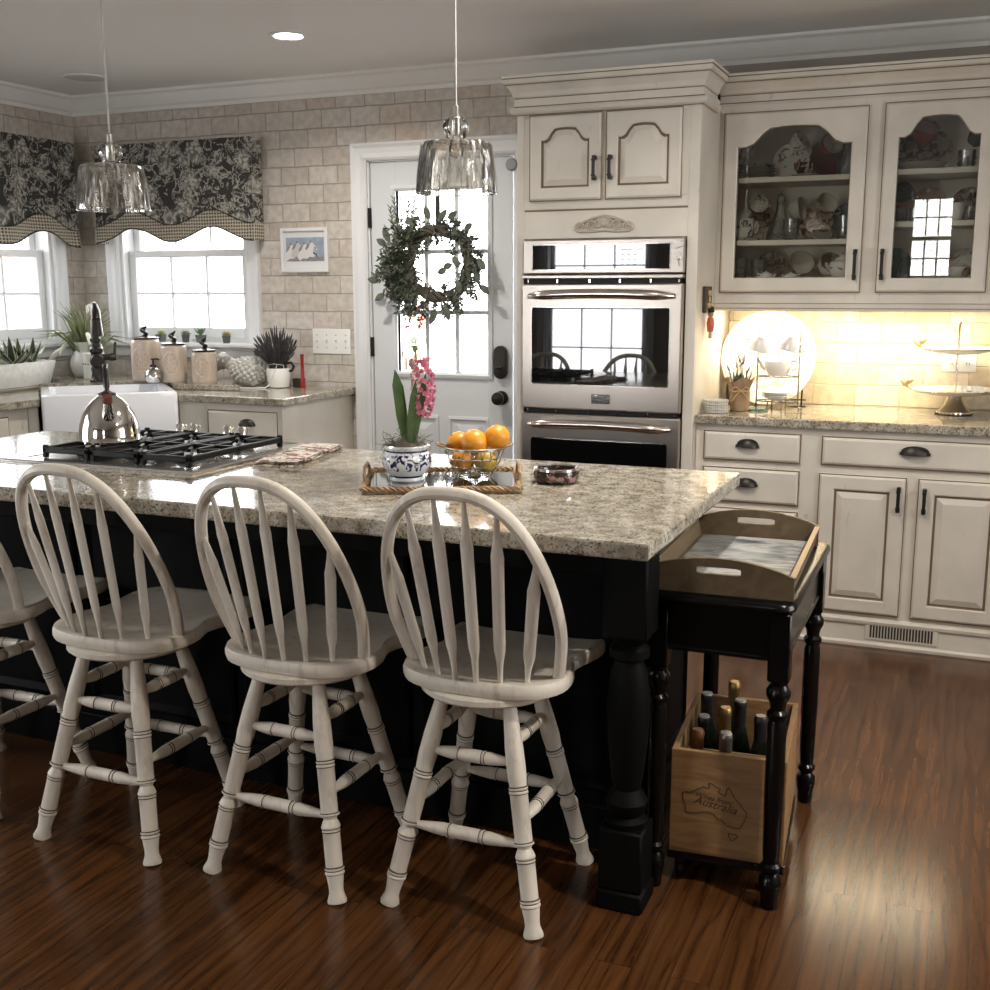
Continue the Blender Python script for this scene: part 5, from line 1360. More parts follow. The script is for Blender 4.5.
# ------------------------------------------------------------------ on the right worktop
P_COAST = m_dots('patterned_coaster_glaze', (.50, .49, .46), (.17, .17, .18), 120, .22, .34)
for k in range(5):
    ords = ('bottom', 'second from the bottom', 'middle', 'second from the top', 'topmost')[k]
    o = MB(); o.lathe([(.050, 0), (.0525, .002), (.0525, .0085), (.050, .0105), (0, .0105)], P_COAST, 30)
    tag(o.obj('coaster', None, (-.985+.001*sin(k*2), 4.722+.001*cos(k*3), ZT+.0005+.0108*k)), 'round grey patterned coaster, %s of the five stacked by the oven tower' % ords, 'coaster', 'stack of coasters')
P_KRAFT = plain('kraft_paper', (.30, .19, .11), .8, var=.12, vscale=25, bump=.3)
P_TWINE = plain('jute_twine', (.48, .34, .18), .9)
t = thing('wrapped_pot', 'kraft paper wrapped pot of lavender tied with twine, in front of the round platter', 'pot', (-.903, 4.815, ZT+.0005), radians(15))
m = MB(); R = []
for r, z, w in ((.036, 0, 0), (.040, .004, 0), (.043, .04, .002), (.040, .085, .003), (.044, .10, .004), (.058, .135, .009), (.050, .13, .006), (.035, .10, .002)):
    R.append([V((r+w*sin(5*a))*cos(a)*1.0, (r+w*sin(5*a))*sin(a), z+w*1.2*sin(4*a+1)) for a in [2*pi*k/40 for k in range(40)]])
m.rings(R, P_KRAFT); m.obj('paper_wrap', t)
m = MB(); 
for z in (.086, .091): m.tube([(.0425*cos(2*pi*k/30), .0425*sin(2*pi*k/30), z) for k in range(30)], .0022, P_TWINE, 5, closed=True)
for s in (-1, 1): m.tube([(0, -.043, .09), (s*.02, -.05, .105), (s*.036, -.05, .10), (s*.032, -.048, .085), (0, -.044, .088)], .0022, P_TWINE, 5); m.tube([(0, -.044, .088), (s*.02, -.052, .07), (s*.036, -.054, .045)], .0022, P_TWINE, 5)
m.obj('twine_bow', t)
P_LAVG = plain('lavender_green', (.11, .14, .09), .8, var=.3, vscale=30); P_LAVP = plain('lavender_flower', (.20, .17, .22), .8, var=.3, vscale=40)
rnd = random.Random(4); m = MB(); m2 = MB()
for k in range(46):
    a = rnd.uniform(0, 2*pi); r = sqrt(rnd.random()); h = rnd.uniform(.15, .19); b = V(.02*r*cos(a), .02*r*sin(a), .10); tip = V(.055*r*cos(a), .055*r*sin(a), h); m.leaf(b, tip, .008, P_LAVG, (cos(a), sin(a), .5), .1)
for dx, dy, h in ((-.012, 0, .262), (.006, -.01, .245), (.014, .006, .250), (-.022, -.01, .225), (-.065, -.01, .205), (.038, -.005, .192), (.0, .01, .23)):
    b = V(dx*.3, dy*.3, .11); tip = V(dx, dy, h); m.tube([b, tip*.7+b*.3], .0015, P_LAVG, 4)
    for q in range(9): m2.ball(b*(.34-.034*q)+tip*(.66+.034*q)+V(rnd.uniform(-.003, .003), rnd.uniform(-.003, .003), 0), .0042-.0002*q, P_LAVP, 6, 4)
m.obj('leaves', t); m2.obj('flower_spikes', t)
P_PLATTER = m_floral('pale_printed_platter', (.78, .76, .71), (.50, .47, .40), (.60, .50, .36), 26, .44, .25)
t = thing('round_platter', 'very large round white platter with a pale floral print leaning on the backsplash', 'platter', (-.832, 5.06, ZT+.004), 0, None, (radians(-9), 0, 0))
rp = .208; Tm = TR(0, 0, rp) @ ROT('X', 90)
m = MB(); m.lathe([(.12, .0), (.125, -.004), (.17, .004), (rp-.004, .020), (rp, .024), (rp-.002, .028), (.17, .013), (.12, .006), (0, .006)], P_PLATTER, 56, T=Tm); m.obj('dish', t)
m = MB(); m.tube([V(rp*cos(2*pi*k/60), -.026, rp+rp*sin(2*pi*k/60)) for k in range(60)], .0012, P_TWINE, 5, closed=True); m.obj('rim_line', t)
t = thing('easel', 'thin dark metal easel holding the round platter', 'easel', (-.832, 5.06, ZT+.001))
m = MB(); m.tube([(-.17, .015, .0), (-.185, .03, .16), (-.16, .055, .26)], .004, P_IRON, 6); m.tube([(-.17, .015, .002), (-.09, -.045, .002)], .003, P_IRON, 6); m.tube([(.17, .015, .002), (.09, -.045, .002)], .003, P_IRON, 6); m.tube([(.15, .025, .0), (.15, .04, .16), (.13, .06, .26)], .004, P_IRON, 6); m.tube([(-.17, .016, .03), (.17, .016, .03)], .003, P_IRON, 6); m.obj('wire_frame', t)
# wire stand with teapot, saucers and cups
P_WIRED = plain('dark_pewter_wire', (.20, .18, .15), .4, .8)
sx, sy = -.767, 4.945
t = thing('tiered_stand', 'dark wire two-tier stand holding a white tea set in front of the platter', 'stand', (sx, sy, ZT))
hw, hd = .088, .055; m = MB()
pts = [(-hw-.006, 0, .002), (-hw, 0, .03), (-hw, 0, .30)]
for k in range(9): a = pi-pi/2*k/8; pts.append((hw*cos(a)*1.0, 0, .31+.075*sin(a)))
pts += [(0, 0, .412)]
m.tube(pts, .0032, P_WIRED, 7); m.tube([(-x, y, z) for x, y, z in pts], .0032, P_WIRED, 7)
for s in (-1, 1):
    m.ball((s*(hw+.006), 0, .006), .006, P_WIRED, 8, 6); m.tube([(s*.03, -hd-.008, .004), (s*.03, -hd, .035)], .003, P_WIRED, 6); m.ball((s*.03, -hd-.008, .006), .005, P_WIRED, 8, 6); m.tube([(s*.03, hd+.008, .002), (s*.03, hd, .035)], .003, P_WIRED, 6)
for z in (.036, .142):
    m.tube([(hw*cos(2*pi*k/30), hd*sin(2*pi*k/30)*1.0, z) for k in range(30)], .0028, P_WIRED, 6, closed=True)
    for x in (-.05, -.017, .017, .05): m.tube([(x, -hd*sqrt(1-(x/hw)**2), z), (x, hd*sqrt(1-(x/hw)**2), z)], .0018, P_WIRED, 5)
m.obj('wire_frame', t)
m = MB()
for s in (-1, 1):
    for q in (-1, 1): m.tube([(s*.075, 0, .335), (s*.055, q*.03, .338), (s*.052, q*.042, .326), (s*.052, q*.048, .333)], .002, P_WIRED, 5)
m.obj('cup_hooks', t)
for k in range(4):
    o = MB(); o.lathe([(.030, 0), (.034, .002), (.054, .010), (.066, .014), (.065, .016), (.05, .012), (.03, .004), (0, .004)], P_CHINA, 30)
    tag(o.obj('saucer', None, (sx, sy, ZT+.0392+.0068*k)), 'white china saucer, %s of the stack on the wire stand' % ('bottom one', 'second from the bottom', 'second from the top', 'topmost one')[k], 'saucer', 'saucers on the wire stand')
t = thing('teapot', 'small white teapot on the upper tier of the wire stand', 'teapot', (sx, sy, ZT+.1452), radians(172))
m = MB(); m.lathe([(.036, 0), (.040, .004), (.054, .03), (.060, .05), (.056, .064), (.044, .072), (.030, .074)], P_CHINA, 32); m.obj('body', t)
m = MB(); m.lathe([(.036, .073), (.034, .078), (.014, .086), (.006, .089), (.006, .094), (.010, .099), (.007, .105), (0, .107)], P_CHINA, 24); m.obj('lid', t)
m = MB(); m.tube([(.050, 0, .028), (.070, 0, .038), (.080, 0, .058), (.090, 0, .070)], [.014, .011, .008, .007], P_CHINA, 10); m.obj('spout', t)
m = MB(); m.tube([(-.052, 0, .062), (-.078, 0, .066), (-.086, 0, .048), (-.074, 0, .028), (-.054, 0, .022)], .005, P_CHINA, 8); m.obj('handle', t)
def teacup(name, label, grp, loc, rot, h=.062, r0=.026, r1=.040, mat=None, inner=None, hook=None, cat='cup'):
    mat = mat or P_CHINA
    t = thing(name, label, cat, loc, 0, grp, rot)
    m = MB(); m.lathe([(r0*.75, 0), (r0*.8, .004), (r0*1.02, .010), (r1*.93, h*.55), (r1, h), (r1*.965, h), (r1*.89, h*.55), (r0*.9, .014), (0, .010)], mat, 26, mats=[mat]*5+[inner or mat]*3); m.obj('bowl', t)
    m = MB(); m.tube([(r1*.95, 0, h*.85), (r1*1.35, 0, h*.92), (r1*1.62, 0, h*.68), (r1*1.45, 0, h*.38), (r1*.86, 0, h*.28)], .0035, mat, 7); m.obj('handle', t)
    return t
for k, (s, q, lab) in enumerate(((-1, -1, 'white teacup hanging at the front left of the wire stand'), (1, -1, 'white teacup hanging at the front right of the wire stand'), (-1, 1, 'white teacup hanging behind the front left one on the wire stand'), (1, 1, 'white teacup hanging behind the front right one on the wire stand'))):
    teacup('teacup', lab, 'cups hanging on the wire stand', (sx+s*.062-.0, sy+q*.050, ZT+.312), (radians(168), radians(12*s), radians(200 if s < 0 else 340)), .062, .026, .042)
P_TEAL = glassy('teal_glass', (.55, .85, .82), refl=1.2, body=.35, bodycol=(.20, .42, .40))
m = MB(); m.lathe([(.03, 0), (.046, .003), (.048, .010), (.044, .010), (.03, .006), (0, .005)], P_TEAL, 24)
tag(m.obj('glass_dish', None, (-.845, 4.87, ZT+.0005)), 'small teal glass dish beside the foot of the wire stand', 'dish')
# two-tier cake stand
kx, ky = -.055, 5.02
P_SILVER = plain('antique_silver', (.60, .52, .42), .25, 1.)
P_BRASS = plain('brass_birds', (.50, .38, .18), .4, .8)
t = thing('cake_stand', 'two-tier white china cake stand on a flared silver foot, at the right of the worktop', 'cake stand', (kx, ky, ZT+.0005))
m = MB(); m.lathe([(.060, 0), (.072, .004), (.070, .012), (.060, .018), (.040, .04), (.030, .062), (.028, .076), (.04, .080)], P_SILVER, 32)
for k in range(24): a = 2*pi*k/24; m.ball((.068*cos(a), .068*sin(a), .007), .007, P_SILVER, 7, 5)
m.obj('foot', t)
for z, r, nm in ((.090, .180, 'lower_plate'), (.258, .138, 'upper_plate')):
    m = MB(); R = []
    for f, dz in ((.3, -.012), (.6, -.008), (.9, .002), (1, .010), (.985, .014), (.88, .006), (.6, -.002), (.02, -.002)):
        R.append([V(r*f*(1+.018*cos(12*a)*f)*cos(a), r*f*(1+.018*cos(12*a)*f)*sin(a), z+dz) for a in [2*pi*k/72 for k in range(72)]])
    m.rings(R, P_CHINA); pl_ = m.obj(nm, t)
    m = MB(); m.tube([(r*(1+.018*cos(12*a))*cos(a), r*(1+.018*cos(12*a))*sin(a), z+.012) for a in [2*pi*k/72 for k in range(72)]], .0022, P_SILVER, 5, closed=True); m.obj('silver_edge', pl_)
    for s, aa in ((-1, 0), (1, .25)):
        m = MB(); c = V(s*(r+.004)*cos(aa), -.02*s, z+.014); m.tube([c, c+V(s*.02, 0, .012), c+V(s*.034, 0, .03)], [.005, .007, .003], P_BRASS, 7); m.tube([c+V(s*.012, 0, .01), c+V(-s*.012, 0, .02), c+V(-s*.020, 0, .034)], [.005, .004, .002], P_BRASS, 6)
        for q in range(3): m.leaf(c+V(s*.01, 0, .01), c+V(s*(-.02+.02*q), -.014+.012*q, .035), .012, P_BRASS, (0, -1, .2), .1)
        m.obj('bird_ornament', t)
m = MB(); m.tube([(0, 0, .088), (0, 0, .256)], .005, P_SILVER, 8); m.lathe([(.006, .256), (.009, .27), (.005, .285), (.004, .36), (.008, .372), (.004, .384), (0, .39)], P_SILVER, 12)
m.tube([(-.02, 0, .345), (-.006, 0, .338), (.006, 0, .34)], .004, P_BRASS, 6); m.obj('centre_rod', t)
P_PETAL = plain('white_petal', (.80, .78, .72), .7)
t = thing('white_blossom', 'sprig of white blossoms lying on the lower plate of the cake stand', 'flower', (kx+.055, ky-.055, ZT+.096))
m = MB()
for cx, cz in ((-.02, .014), (.018, .016), (.045, .008)):
    for q in range(6): a = q*pi/3; m.leaf((cx, 0, cz), (cx+.018*cos(a), -.006, cz+.018*sin(a)), .014, P_PETAL, (0, -1, 0), .1, 2)
m.obj('petals', t)
m = MB(); m.tube([(-.03, 0, .004), (.02, 0, .006), (.07, 0, .003)], .0018, P_LAVG, 5); m.obj('stem', t)
# wall plates
def switchplate(name, label, x0, x1, z0, z1, y, n, outlet=False, cat='switch'):
    t = thing(name, label, cat, (x0, y, z0))
    W, H = x1-x0, z1-z0
    m = MB(); m.box(0, W, -.006, 0, 0, H, P_CHINA, .003, seg=2); m.obj('cover_plate', t)
    for k in range(n):
        cx = W*(k+.5)/n; m = MB()
        if outlet:
            for zz in (.3, .7):
                m.lathe([(.016, 0), (.016, .002), (0, .002)], P_WHITE, 16, T=TR(cx, -.006, H*zz) @ ROT('X', 90))
                for dx in (-.006, .006): m.box(cx+dx-.001, cx+dx+.001, -.0088, -.0078, H*zz-.003, H*zz+.006, P_IRON)
            m.obj('socket', t)
        else:
            m.box(cx-.005, cx+.005, -.008, -.005, H*.40, H*.60, P_WHITE); m.tube([(cx, -.006, H*.5), (cx, -.018, H*.5+.006)], .0038, P_WHITE, 6)
            for zz in (.25, .75): m.ball((cx, -.0062, H*zz), .0028, P_IRON, 6, 5)
            m.obj('toggle', t)
switchplate('light_switch', 'white four-toggle switch plate on the brick wall between the window and door', -3.280, -3.046, 1.087, 1.220, YW, 4)
switchplate('wall_outlet', 'white double outlet plate on the tile behind the cake stand', -.118, .020, 1.075, 1.19, YW-.0125, 2, True, 'outlet')
# carved plaque with a hanging ornament on the side of the tower
P_PLAQ = plain('dark_plaque_wood', (.04, .028, .02), .6)
t = thing('wall_plaque', 'small dark wooden plaque fixed to the side of the oven tower', 'plaque', (TX1+.0008, 4.715, 1.33))
m = MB(); m.box(0, .016, -.055, .055, 0, .108, P_PLAQ, .003); m.obj('board', t)
m = MB()
for k, (y, z) in enumerate(((-.02, .03), (.0, .055), (.02, .08), (.01, .03), (-.01, .08))): m.ball((.018, y, z), .010, P_TWINE, 8, 6, sq=(.6, 1, 1.3))
m.obj('carved_figure', t)
P_CORAL = plain('coral_red_paint', (.52, .10, .06), .6); P_BUFF = plain('buff_wood', (.36, .24, .12), .6)
t = thing('hanging_doll', 'small red and tan carved doll ornament hanging below the dark plaque', 'ornament', (TX1+.022, 4.735, 1.225))
m = MB(); m.tube([(0, 0, .025), (0, 0, .06), (0, 0, .085)], [.013, .017, .012], P_CORAL, 10); m.obj('coat', t)
m = MB(); m.ball((0, 0, .098), .013, P_BUFF, 10, 8); m.obj('head', t)
m = MB(); m.lathe([(.018, .106), (.014, .112), (.011, .130), (0, .133)], P_IRON, 12); m.obj('hat', t)
for s in (-1, 1):
    m = MB(); m.tube([(0, s*.007, .03), (0, s*.009, -.002)], .006, P_BUFF, 7); m.obj('leg', t)
    m = MB(); m.tube([(0, s*.013, .08), (.006, s*.024, .05)], .005, P_CORAL, 7); m.obj('arm', t)
m = MB(); m.tube([(0, 0, .13), (-.003, -.004, .15)], .001, P_IRON, 4); m.obj('cord', t)
# ------------------------------------------------------------------ china behind the glass doors
CH_BLUSH = m_floral('china_rose_sprig', (.62, .60, .54), (.34, .10, .10), (.12, .16, .08), 34, .40)
CH_SPRIG = m_floral('china_dark_sprig', (.60, .58, .51), (.10, .06, .06), (.10, .10, .06), 30, .42)
CH_WINE = plain('china_wine_red', (.085, .012, .012), .12)
CH_RED = plain('china_red', (.22, .022, .018), .15)
CH_BLKROSE = m_floral('china_black_rose', (.015, .013, .014), (.45, .18, .17), (.55, .50, .44), 40, .44)
CH_PEACH = m_floral('china_peach', (.48, .27, .15), (.30, .13, .06), None, 26, .40)
CH_BLUE = plain('china_slate_blue', (.10, .13, .16), .2)
CH_TEAL = m_floral('china_teal', (.09, .14, .13), (.04, .06, .06), (.20, .25, .22), 30, .4)
CH_LEAF = m_floral('china_green_leaf', (.64, .62, .57), (.05, .12, .06), (.36, .09, .06), 30, .40)
CH_PALE = plain('china_pale', (.48, .46, .40), .15)
CH_SILV = plain('china_silver', (.60, .58, .56), .15, .9)
CH_BROWN = m_floral('china_brown_floral', (.42, .37, .29), (.07, .045, .03), (.30, .12, .08), 34, .48)
P_HOOK = plain('brass_cup_hook', (.42, .32, .16), .4, .8)
def up_plate(label, x, z, r, mat, y=5.185, lean=12, cat='plate', rz=0, oct_=False):
    seg = 8 if oct_ else 32
    o = MB(); o.lathe([(r*.55, 0), (r*.58, -.003), (r*.98, .008), (r, .010), (r*.97, .0115), (r*.6, .003), (0, .003)], mat, seg, T=TR(0, 0, r) @ ROT('X', 90), smooth=not oct_)
    o = o.obj('plate', None, (x, y, z+.002), (radians(-lean), radians(rz), 0)); tag(o, label, cat, 'plates standing in the china cabinet'); return o
def flat_plate(label, x, y, z, r, mat, grp=None, h=.010, name='plate'):
    o = MB(); o.lathe([(r*.5, 0), (r*.55, .001), (r*.96, h), (r, h+.002), (r*.97, h+.003), (r*.55, .004), (0, .004)], mat, 36)
    o = o.obj(name, None, (x, y, z+.0005)); tag(o, label, 'plate', grp); return o
def cup(label, x, y, z, rot, mat, inner=None, h=.062, r0=.024, r1=.042, hang=0., grp='cups in the china cabinet'):
    t = teacup('teacup', label, grp, (x, y, z), tuple(radians(a) for a in rot), h, r0, r1, mat, inner)
    return t
def tumbler(label, x, y, z, h=.085, r=.033, name='tumbler', mat=None):
    mat = mat or P_CRYSTAL
    t = thing(name, label, 'glass', (x, y, z+.0005), 0, 'glassware in the china cabinet')
    m = MB(); R = []
    for f, zz in ((.80, 0), (.86, .004), (.92, h*.3), (.97, h*.7), (1, h), (.94, h), (.88, h*.5), (.74, .012), (.02, .010)):
        R.append([V(r*f*(1+(.03*cos(9*a) if .002 < zz < h*.8 else 0))*cos(a), r*f*(1+(.03*cos(9*a) if .002 < zz < h*.8 else 0))*sin(a), zz) for a in [2*pi*k/36 for k in range(36)]])
    m.rings(R, mat); m.obj('glass', t)
    m = MB()
    for k in range(9):
        a = 2*pi*k/9
        for zz in (h*.25, h*.55): m.ball((r*.97*cos(a), r*.97*sin(a), zz), .0045, mat, 6, 4, sq=(1, 1, 1.4))
    m.obj('cut_pattern', t)
    return t
zt, zm, zb = 1.888, 1.63, 1.4665
# left door, top shelf
for k in range(5):
    flat_plate('white gold-rimmed plate, %s in the stack on the top shelf' % ('bottom', 'second from the bottom', 'middle', 'second from the top', 'topmost')[k], -.912, 5.06, zt+.0125*k, .078, CH_PALE if k < 4 else CH_SPRIG, 'stack of plates on the top shelf')
cup('pale cup hanging above the stack of plates, top left of the left door', -.935, 5.07, 2.005, (40, 65, 200), CH_PALE)
up_plate('pale flower-rimmed plate standing in the middle of the top shelf', -.775, zt, .078, CH_BLUSH, 5.10)
cup('white cup with a red flower, hanging above the pale flower-rimmed plate', -.765, 5.05, 2.015, (35, 50, 20), CH_BLUSH)
up_plate('wine red plate standing on the top shelf behind the black rose cup', -.632, zt, .082, CH_WINE, 5.12)
cup('red cup hanging in front of the wine red plate', -.632, 5.05, 2.00, (70, 20, 30), CH_RED, CH_PALE, .07, .026, .048)
flat_plate('pale saucer under the black rose cup on the top shelf', -.695, 4.985, zt, .06, CH_PALE, None, .006, 'saucer')
cup('black cup printed with pink roses, on its saucer on the top shelf', -.700, 4.985, zt+.0055, (0, 0, 10), CH_BLKROSE, None, .052, .03, .047)
t = thing('glass_pitcher', 'tall cut glass pitcher at the right end of the top shelf, left door', 'pitcher', (-.535, 5.05, zt+.0005))
m = MB(); m.lathe([(.03, 0), (.036, .004), (.046, .04), (.040, .09), (.028, .12), (.034, .15), (.031, .15), (.025, .12), (.036, .09), (.042, .04), (0, .012)], P_CRYSTAL, 24); m.obj('body', t)
m = MB(); m.tube([(-.03, 0, .14), (-.06, 0, .135), (-.07, 0, .10), (-.042, 0, .06)], .004, P_CRYSTAL, 6); m.obj('handle', t)
# left door, middle shelf
flat_plate('scalloped saucer under the white floral mug, middle shelf at left', -.935, 5.01, zm, .072, CH_SPRIG, None, .008, 'saucer')
cup('white floral mug at the left end of the middle shelf', -.950, 5.01, zm+.0065, (0, 0, 40), CH_SPRIG, None, .088, .038, .045)
up_plate('dark-flowered plate standing behind the white floral mug', -.890, zm, .076, CH_BROWN, 5.13)
cup('cup hanging above the dark-flowered plate, middle shelf', -.915, 5.08, 1.775, (75, 10, 20), CH_SPRIG)
t = thing('decanter', 'clear conical glass decanter on the middle shelf', 'decanter', (-.800, 5.04, zm+.0005))
m = MB(); m.lathe([(.050, 0), (.058, .004), (.056, .03), (.038, .085), (.020, .125), (.017, .16), (.021, .165), (.018, .165), (.013, .13), (.034, .085), (.052, .03), (0, .010)], P_CRYSTAL, 28); m.obj('body', t)
m = MB(); m.lathe([(.012, .15), (.018, .168), (.014, .19), (0, .20)], P_CRYSTAL, 16); m.obj('stopper', t)
cup('pale cup hanging edge-on right of the glass decanter', -.772, 5.08, 1.755, (80, 15, 75), CH_PALE, None, .06, .026, .05)
tumbler('square cut crystal tumbler in the middle of the middle shelf', -.745, 4.985, zm, .088, .036)
up_plate('sprigged plate standing behind the crystal tumbler', -.715, zm, .072, CH_BLUSH, 5.14)
cup('flowered cup hanging above the octagonal plate', -.640, 5.05, 1.755, (60, 25, 30), CH_BROWN, CH_PALE, .064, .026, .046)
up_plate('octagonal brown-flowered plate on the middle shelf', -.660, zm, .075, CH_BROWN, 5.10, oct_=True)
m = MB(); m.lathe([(.022, 0), (.026, .003), (.044, .022), (.050, .040), (.047, .040), (.04, .022), (0, .010)], CH_SILV, 28); tag(m.obj('sugar_bowl', None, (-.610, 4.99, zm+.0005)), 'small silver bowl in front of the octagonal plate', 'bowl')
up_plate('slate blue plate standing at the right end of the middle shelf', -.520, zm, .080, CH_BLUE, 5.12)
tumbler('tall crystal tumbler in front of the slate blue plate', -.530, 5.00, zm, .098, .035)
# left door, bottom shelf
tumbler('clear tumbler at the far left of the bottom shelf, left door', -.965, 5.02, zb, .092, .036)
tumbler('second clear tumbler on the bottom shelf, right of the far left one', -.885, 5.04, zb, .085, .034)
up_plate('dim brown plate standing behind the clear tumblers on the bottom shelf', -.850, zb, .062, CH_BROWN, 5.15)
def teapot(label, x, y, z, r, mat, rz=0, name='teapot', h=1.):
    t = thing(name, label, name.replace('_', ' '), (x, y, z+.0005), radians(rz))
    m = MB(); m.lathe([(r*.55, 0), (r*.62, .004), (r*.92, r*.45*h), (r, r*.85*h), (r*.9, r*1.2*h), (r*.55, r*1.4*h)], mat, 26); m.obj('body', t)
    m = MB(); m.lathe([(r*.6, r*1.38*h), (r*.5, r*1.5*h), (r*.16, r*1.62*h), (r*.12, r*1.68*h), (r*.2, r*1.78*h), (0, r*1.9*h)], mat, 18); m.obj('lid', t)
    m = MB(); m.tube([(r*.85, 0, r*.6*h), (r*1.25, 0, r*.8*h), (r*1.45, 0, r*1.2*h)], [r*.22, r*.15, r*.11], mat, 8); m.obj('spout', t)
    m = MB(); m.tube([(-r*.85, 0, r*1.15*h), (-r*1.35, 0, r*1.2*h), (-r*1.4, 0, r*.7*h), (-r*.9, 0, r*.45*h)], r*.09, mat, 7); m.obj('handle', t)
    return t
teapot('white lidded sugar pot at the front of the bottom shelf, left door', -.842, 4.985, zb, .028, P_CHINA, 20, 'sugar_pot', .7)
teapot('second small white lidded pot, right of the white sugar pot', -.738, 4.985, zb, .026, P_CHINA, 200, 'sugar_pot', .65)
cup('large brown-flowered cup tipped on its side in the middle of the bottom shelf', -.728, 5.08, 1.505, (62, 10, 20), CH_BROWN, CH_PALE, .075, .03, .055)
cup('rose-printed cup tipped beside the white teapot on the bottom shelf', -.605, 5.06, 1.50, (58, 20, 20), CH_BLUSH, CH_BROWN, .072, .03, .052)
teapot('white teapot with pink roses at the right end of the bottom shelf, left door', -.530, 5.01, zb, .058, m_floral('china_white_roses', (.74, .73, .70), (.46, .20, .18), (.30, .10, .10), 16, .36), 150)
# right door, top shelf
zt, zm = 1.898, 1.694
up_plate('dim brown plate at the left end of the top shelf, right door', -.325, zt, .065, CH_BROWN, 5.15)
cup('grey-brown cup hanging at the top left behind the right door', -.315, 5.09, 2.02, (60, 20, 20), CH_TEAL)
flat_plate('wide low white platter lying on the top shelf behind the right door', -.245, 5.02, zt, .105, CH_PALE, None, .026, 'platter')
up_plate('flowered plate standing behind the white platter, right door', -.222, zt, .090, CH_BROWN, 5.165)
cup('deep red cup hanging high in the middle behind the right door', -.248, 5.06, 2.00, (25, -25, 60), CH_RED, CH_RED, .082, .024, .052)
cup('dark green cup hanging at the right behind the right door', -.065, 5.08, 2.00, (35, 30, 40), CH_TEAL, None, .07, .026, .046)
tumbler('cut crystal tumbler on the top shelf at the right behind the right door', -.075, 5.00, zt, .070, .034)
# right door, middle shelf
up_plate('peach plate standing at the left of the middle shelf, right door', -.300, zm, .072, CH_PEACH, 5.15)
up_plate('second peach plate, right of the first, half hidden by white china', -.215, zm, .075, CH_PEACH, 5.165)
cup('dark cup hanging at the left of the middle shelf, right door', -.330, 5.08, 1.80, (70, 15, 20), CH_TEAL)
for k, (x, lab) in enumerate(((-.305, 'small crystal glass in front of the first peach plate'), (-.255, 'second small crystal glass along the middle shelf, right door'), (-.045, 'small crystal glass at the right end of the middle shelf'))):
    tumbler(lab, x, 4.985, zm, .055, .024, 'small_glass')
cup('white cup at the front of the middle shelf, nearest the crystal glasses', -.185, 5.0, zm+.0005, (0, 0, 200), P_CHINA, None, .075, .03, .046)
cup('second white cup, right of the nearest white one on the middle shelf', -.105, 5.0, zm+.0005, (0, 0, 190), P_CHINA, None, .070, .03, .044)
up_plate('brown-flowered plate at the right end of the middle shelf, right door', -.055, zm, .072, CH_BROWN, 5.15)
# right door, bottom shelf
t = thing('goblet', 'teal glass goblet at the left of the bottom shelf, right door', 'glass', (-.335, 5.05, zb+.0005))
m = MB(); m.lathe([(.032, 0), (.030, .004), (.006, .012), (.005, .05), (.018, .062), (.034, .09), (.034, .125), (.031, .125), (.030, .09), (0, .066)], P_TEAL, 22); m.obj('glass', t)
t = thing('scent_bottle', 'cut glass bottle with a round stopper on the bottom shelf, right door', 'bottle', (-.285, 5.0, zb+.0005))
m = MB(); m.lathe([(.026, 0), (.030, .004), (.024, .05), (.009, .075), (.009, .085)], P_CRYSTAL, 12, smooth=False); m.obj('body', t)
m = MB(); m.ball((0, 0, .1), .016, P_CRYSTAL, 12, 8, sq=(1, .5, 1)); m.obj('stopper', t)
up_plate('teal plate standing behind the goblet, bottom shelf, right door', -.325, zb, .062, CH_TEAL, 5.15)
cup('flowered cup hanging in the middle above the bottom shelf, right door', -.222, 5.09, 1.545, (62, 20, 20), CH_BROWN, None, .07, .028, .05)
teapot('white teapot with green leaves at the right of the bottom shelf, right door', -.075, 5.01, zb, .046, CH_LEAF, 20, 'teapot', .85)
up_plate('small pale flowered plate leaning behind the leaf teapot', -.055, zb, .062, CH_BLUSH, 5.15)
# ------------------------------------------------------------------ pendants and ceiling fittings
P_CORD = plain('clear_cord', (.50, .49, .46), .5)
P_NICK = plain('satin_nickel', (.55, .53, .50), .3, 1.)
def pendant(label, x, y, zb):
    t = thing('pendant_light', label, 'pendant light', (x, y, zb), 0, 'glass pendants over the island')
    m = MB(); m.tube([(0, 0, .215), (0, 0, ZC-zb-.02)], .0032, P_CORD, 6); m.obj('cord', t)
    m = MB(); m.lathe([(.06, ZC-zb-.022), (.062, ZC-zb-.012), (.05, ZC-zb-.0005)], P_NICK, 24); m.obj('ceiling_canopy', t)
    m = MB(); m.lathe([(.004, .226), (.008, .222), (.009, .196), (.013, .192), (.013, .150), (.010, .146), (0, .146)], P_NICK, 16); m.obj('socket', t)
    m = MB(); m.lathe([(.110, 0), (.107, .045), (.101, .09), (.096, .122), (.088, .130), (.060, .134), (.032, .137), (.027, .141), (.028, .150), (.035, .160), (.037, .173), (.032, .187), (.020, .197), (.014, .201)], P_PEND, 40, cap0=False, cap1=False)
    m.lathe([(.108, .001), (.105, .045), (.099, .09), (.094, .120), (.086, .127), (.060, .131)], P_PEND, 40, cap0=False, cap1=False)
    m.tube([(.109*cos(2*pi*k/40), .109*sin(2*pi*k/40), 0) for k in range(40)], .0025, P_PEND, 6, closed=True)
    m.obj('glass_shade', t)
    m = MB(); m.lathe([(.009, .148), (.016, .130), (.021, .112), (.018, .095), (0, .088)], glassy('clear_bulb', (1, 1, 1), refl=1., body=.08, bodycol=(.9, .8, .6)), 18); m.obj('bulb', t)
pendant('bubbled glass pendant hanging in front of the sink window', -2.451, 2.80, 1.67)
pendant('bubbled glass pendant hanging in front of the back door wreath', -1.309, 2.83, 1.685)
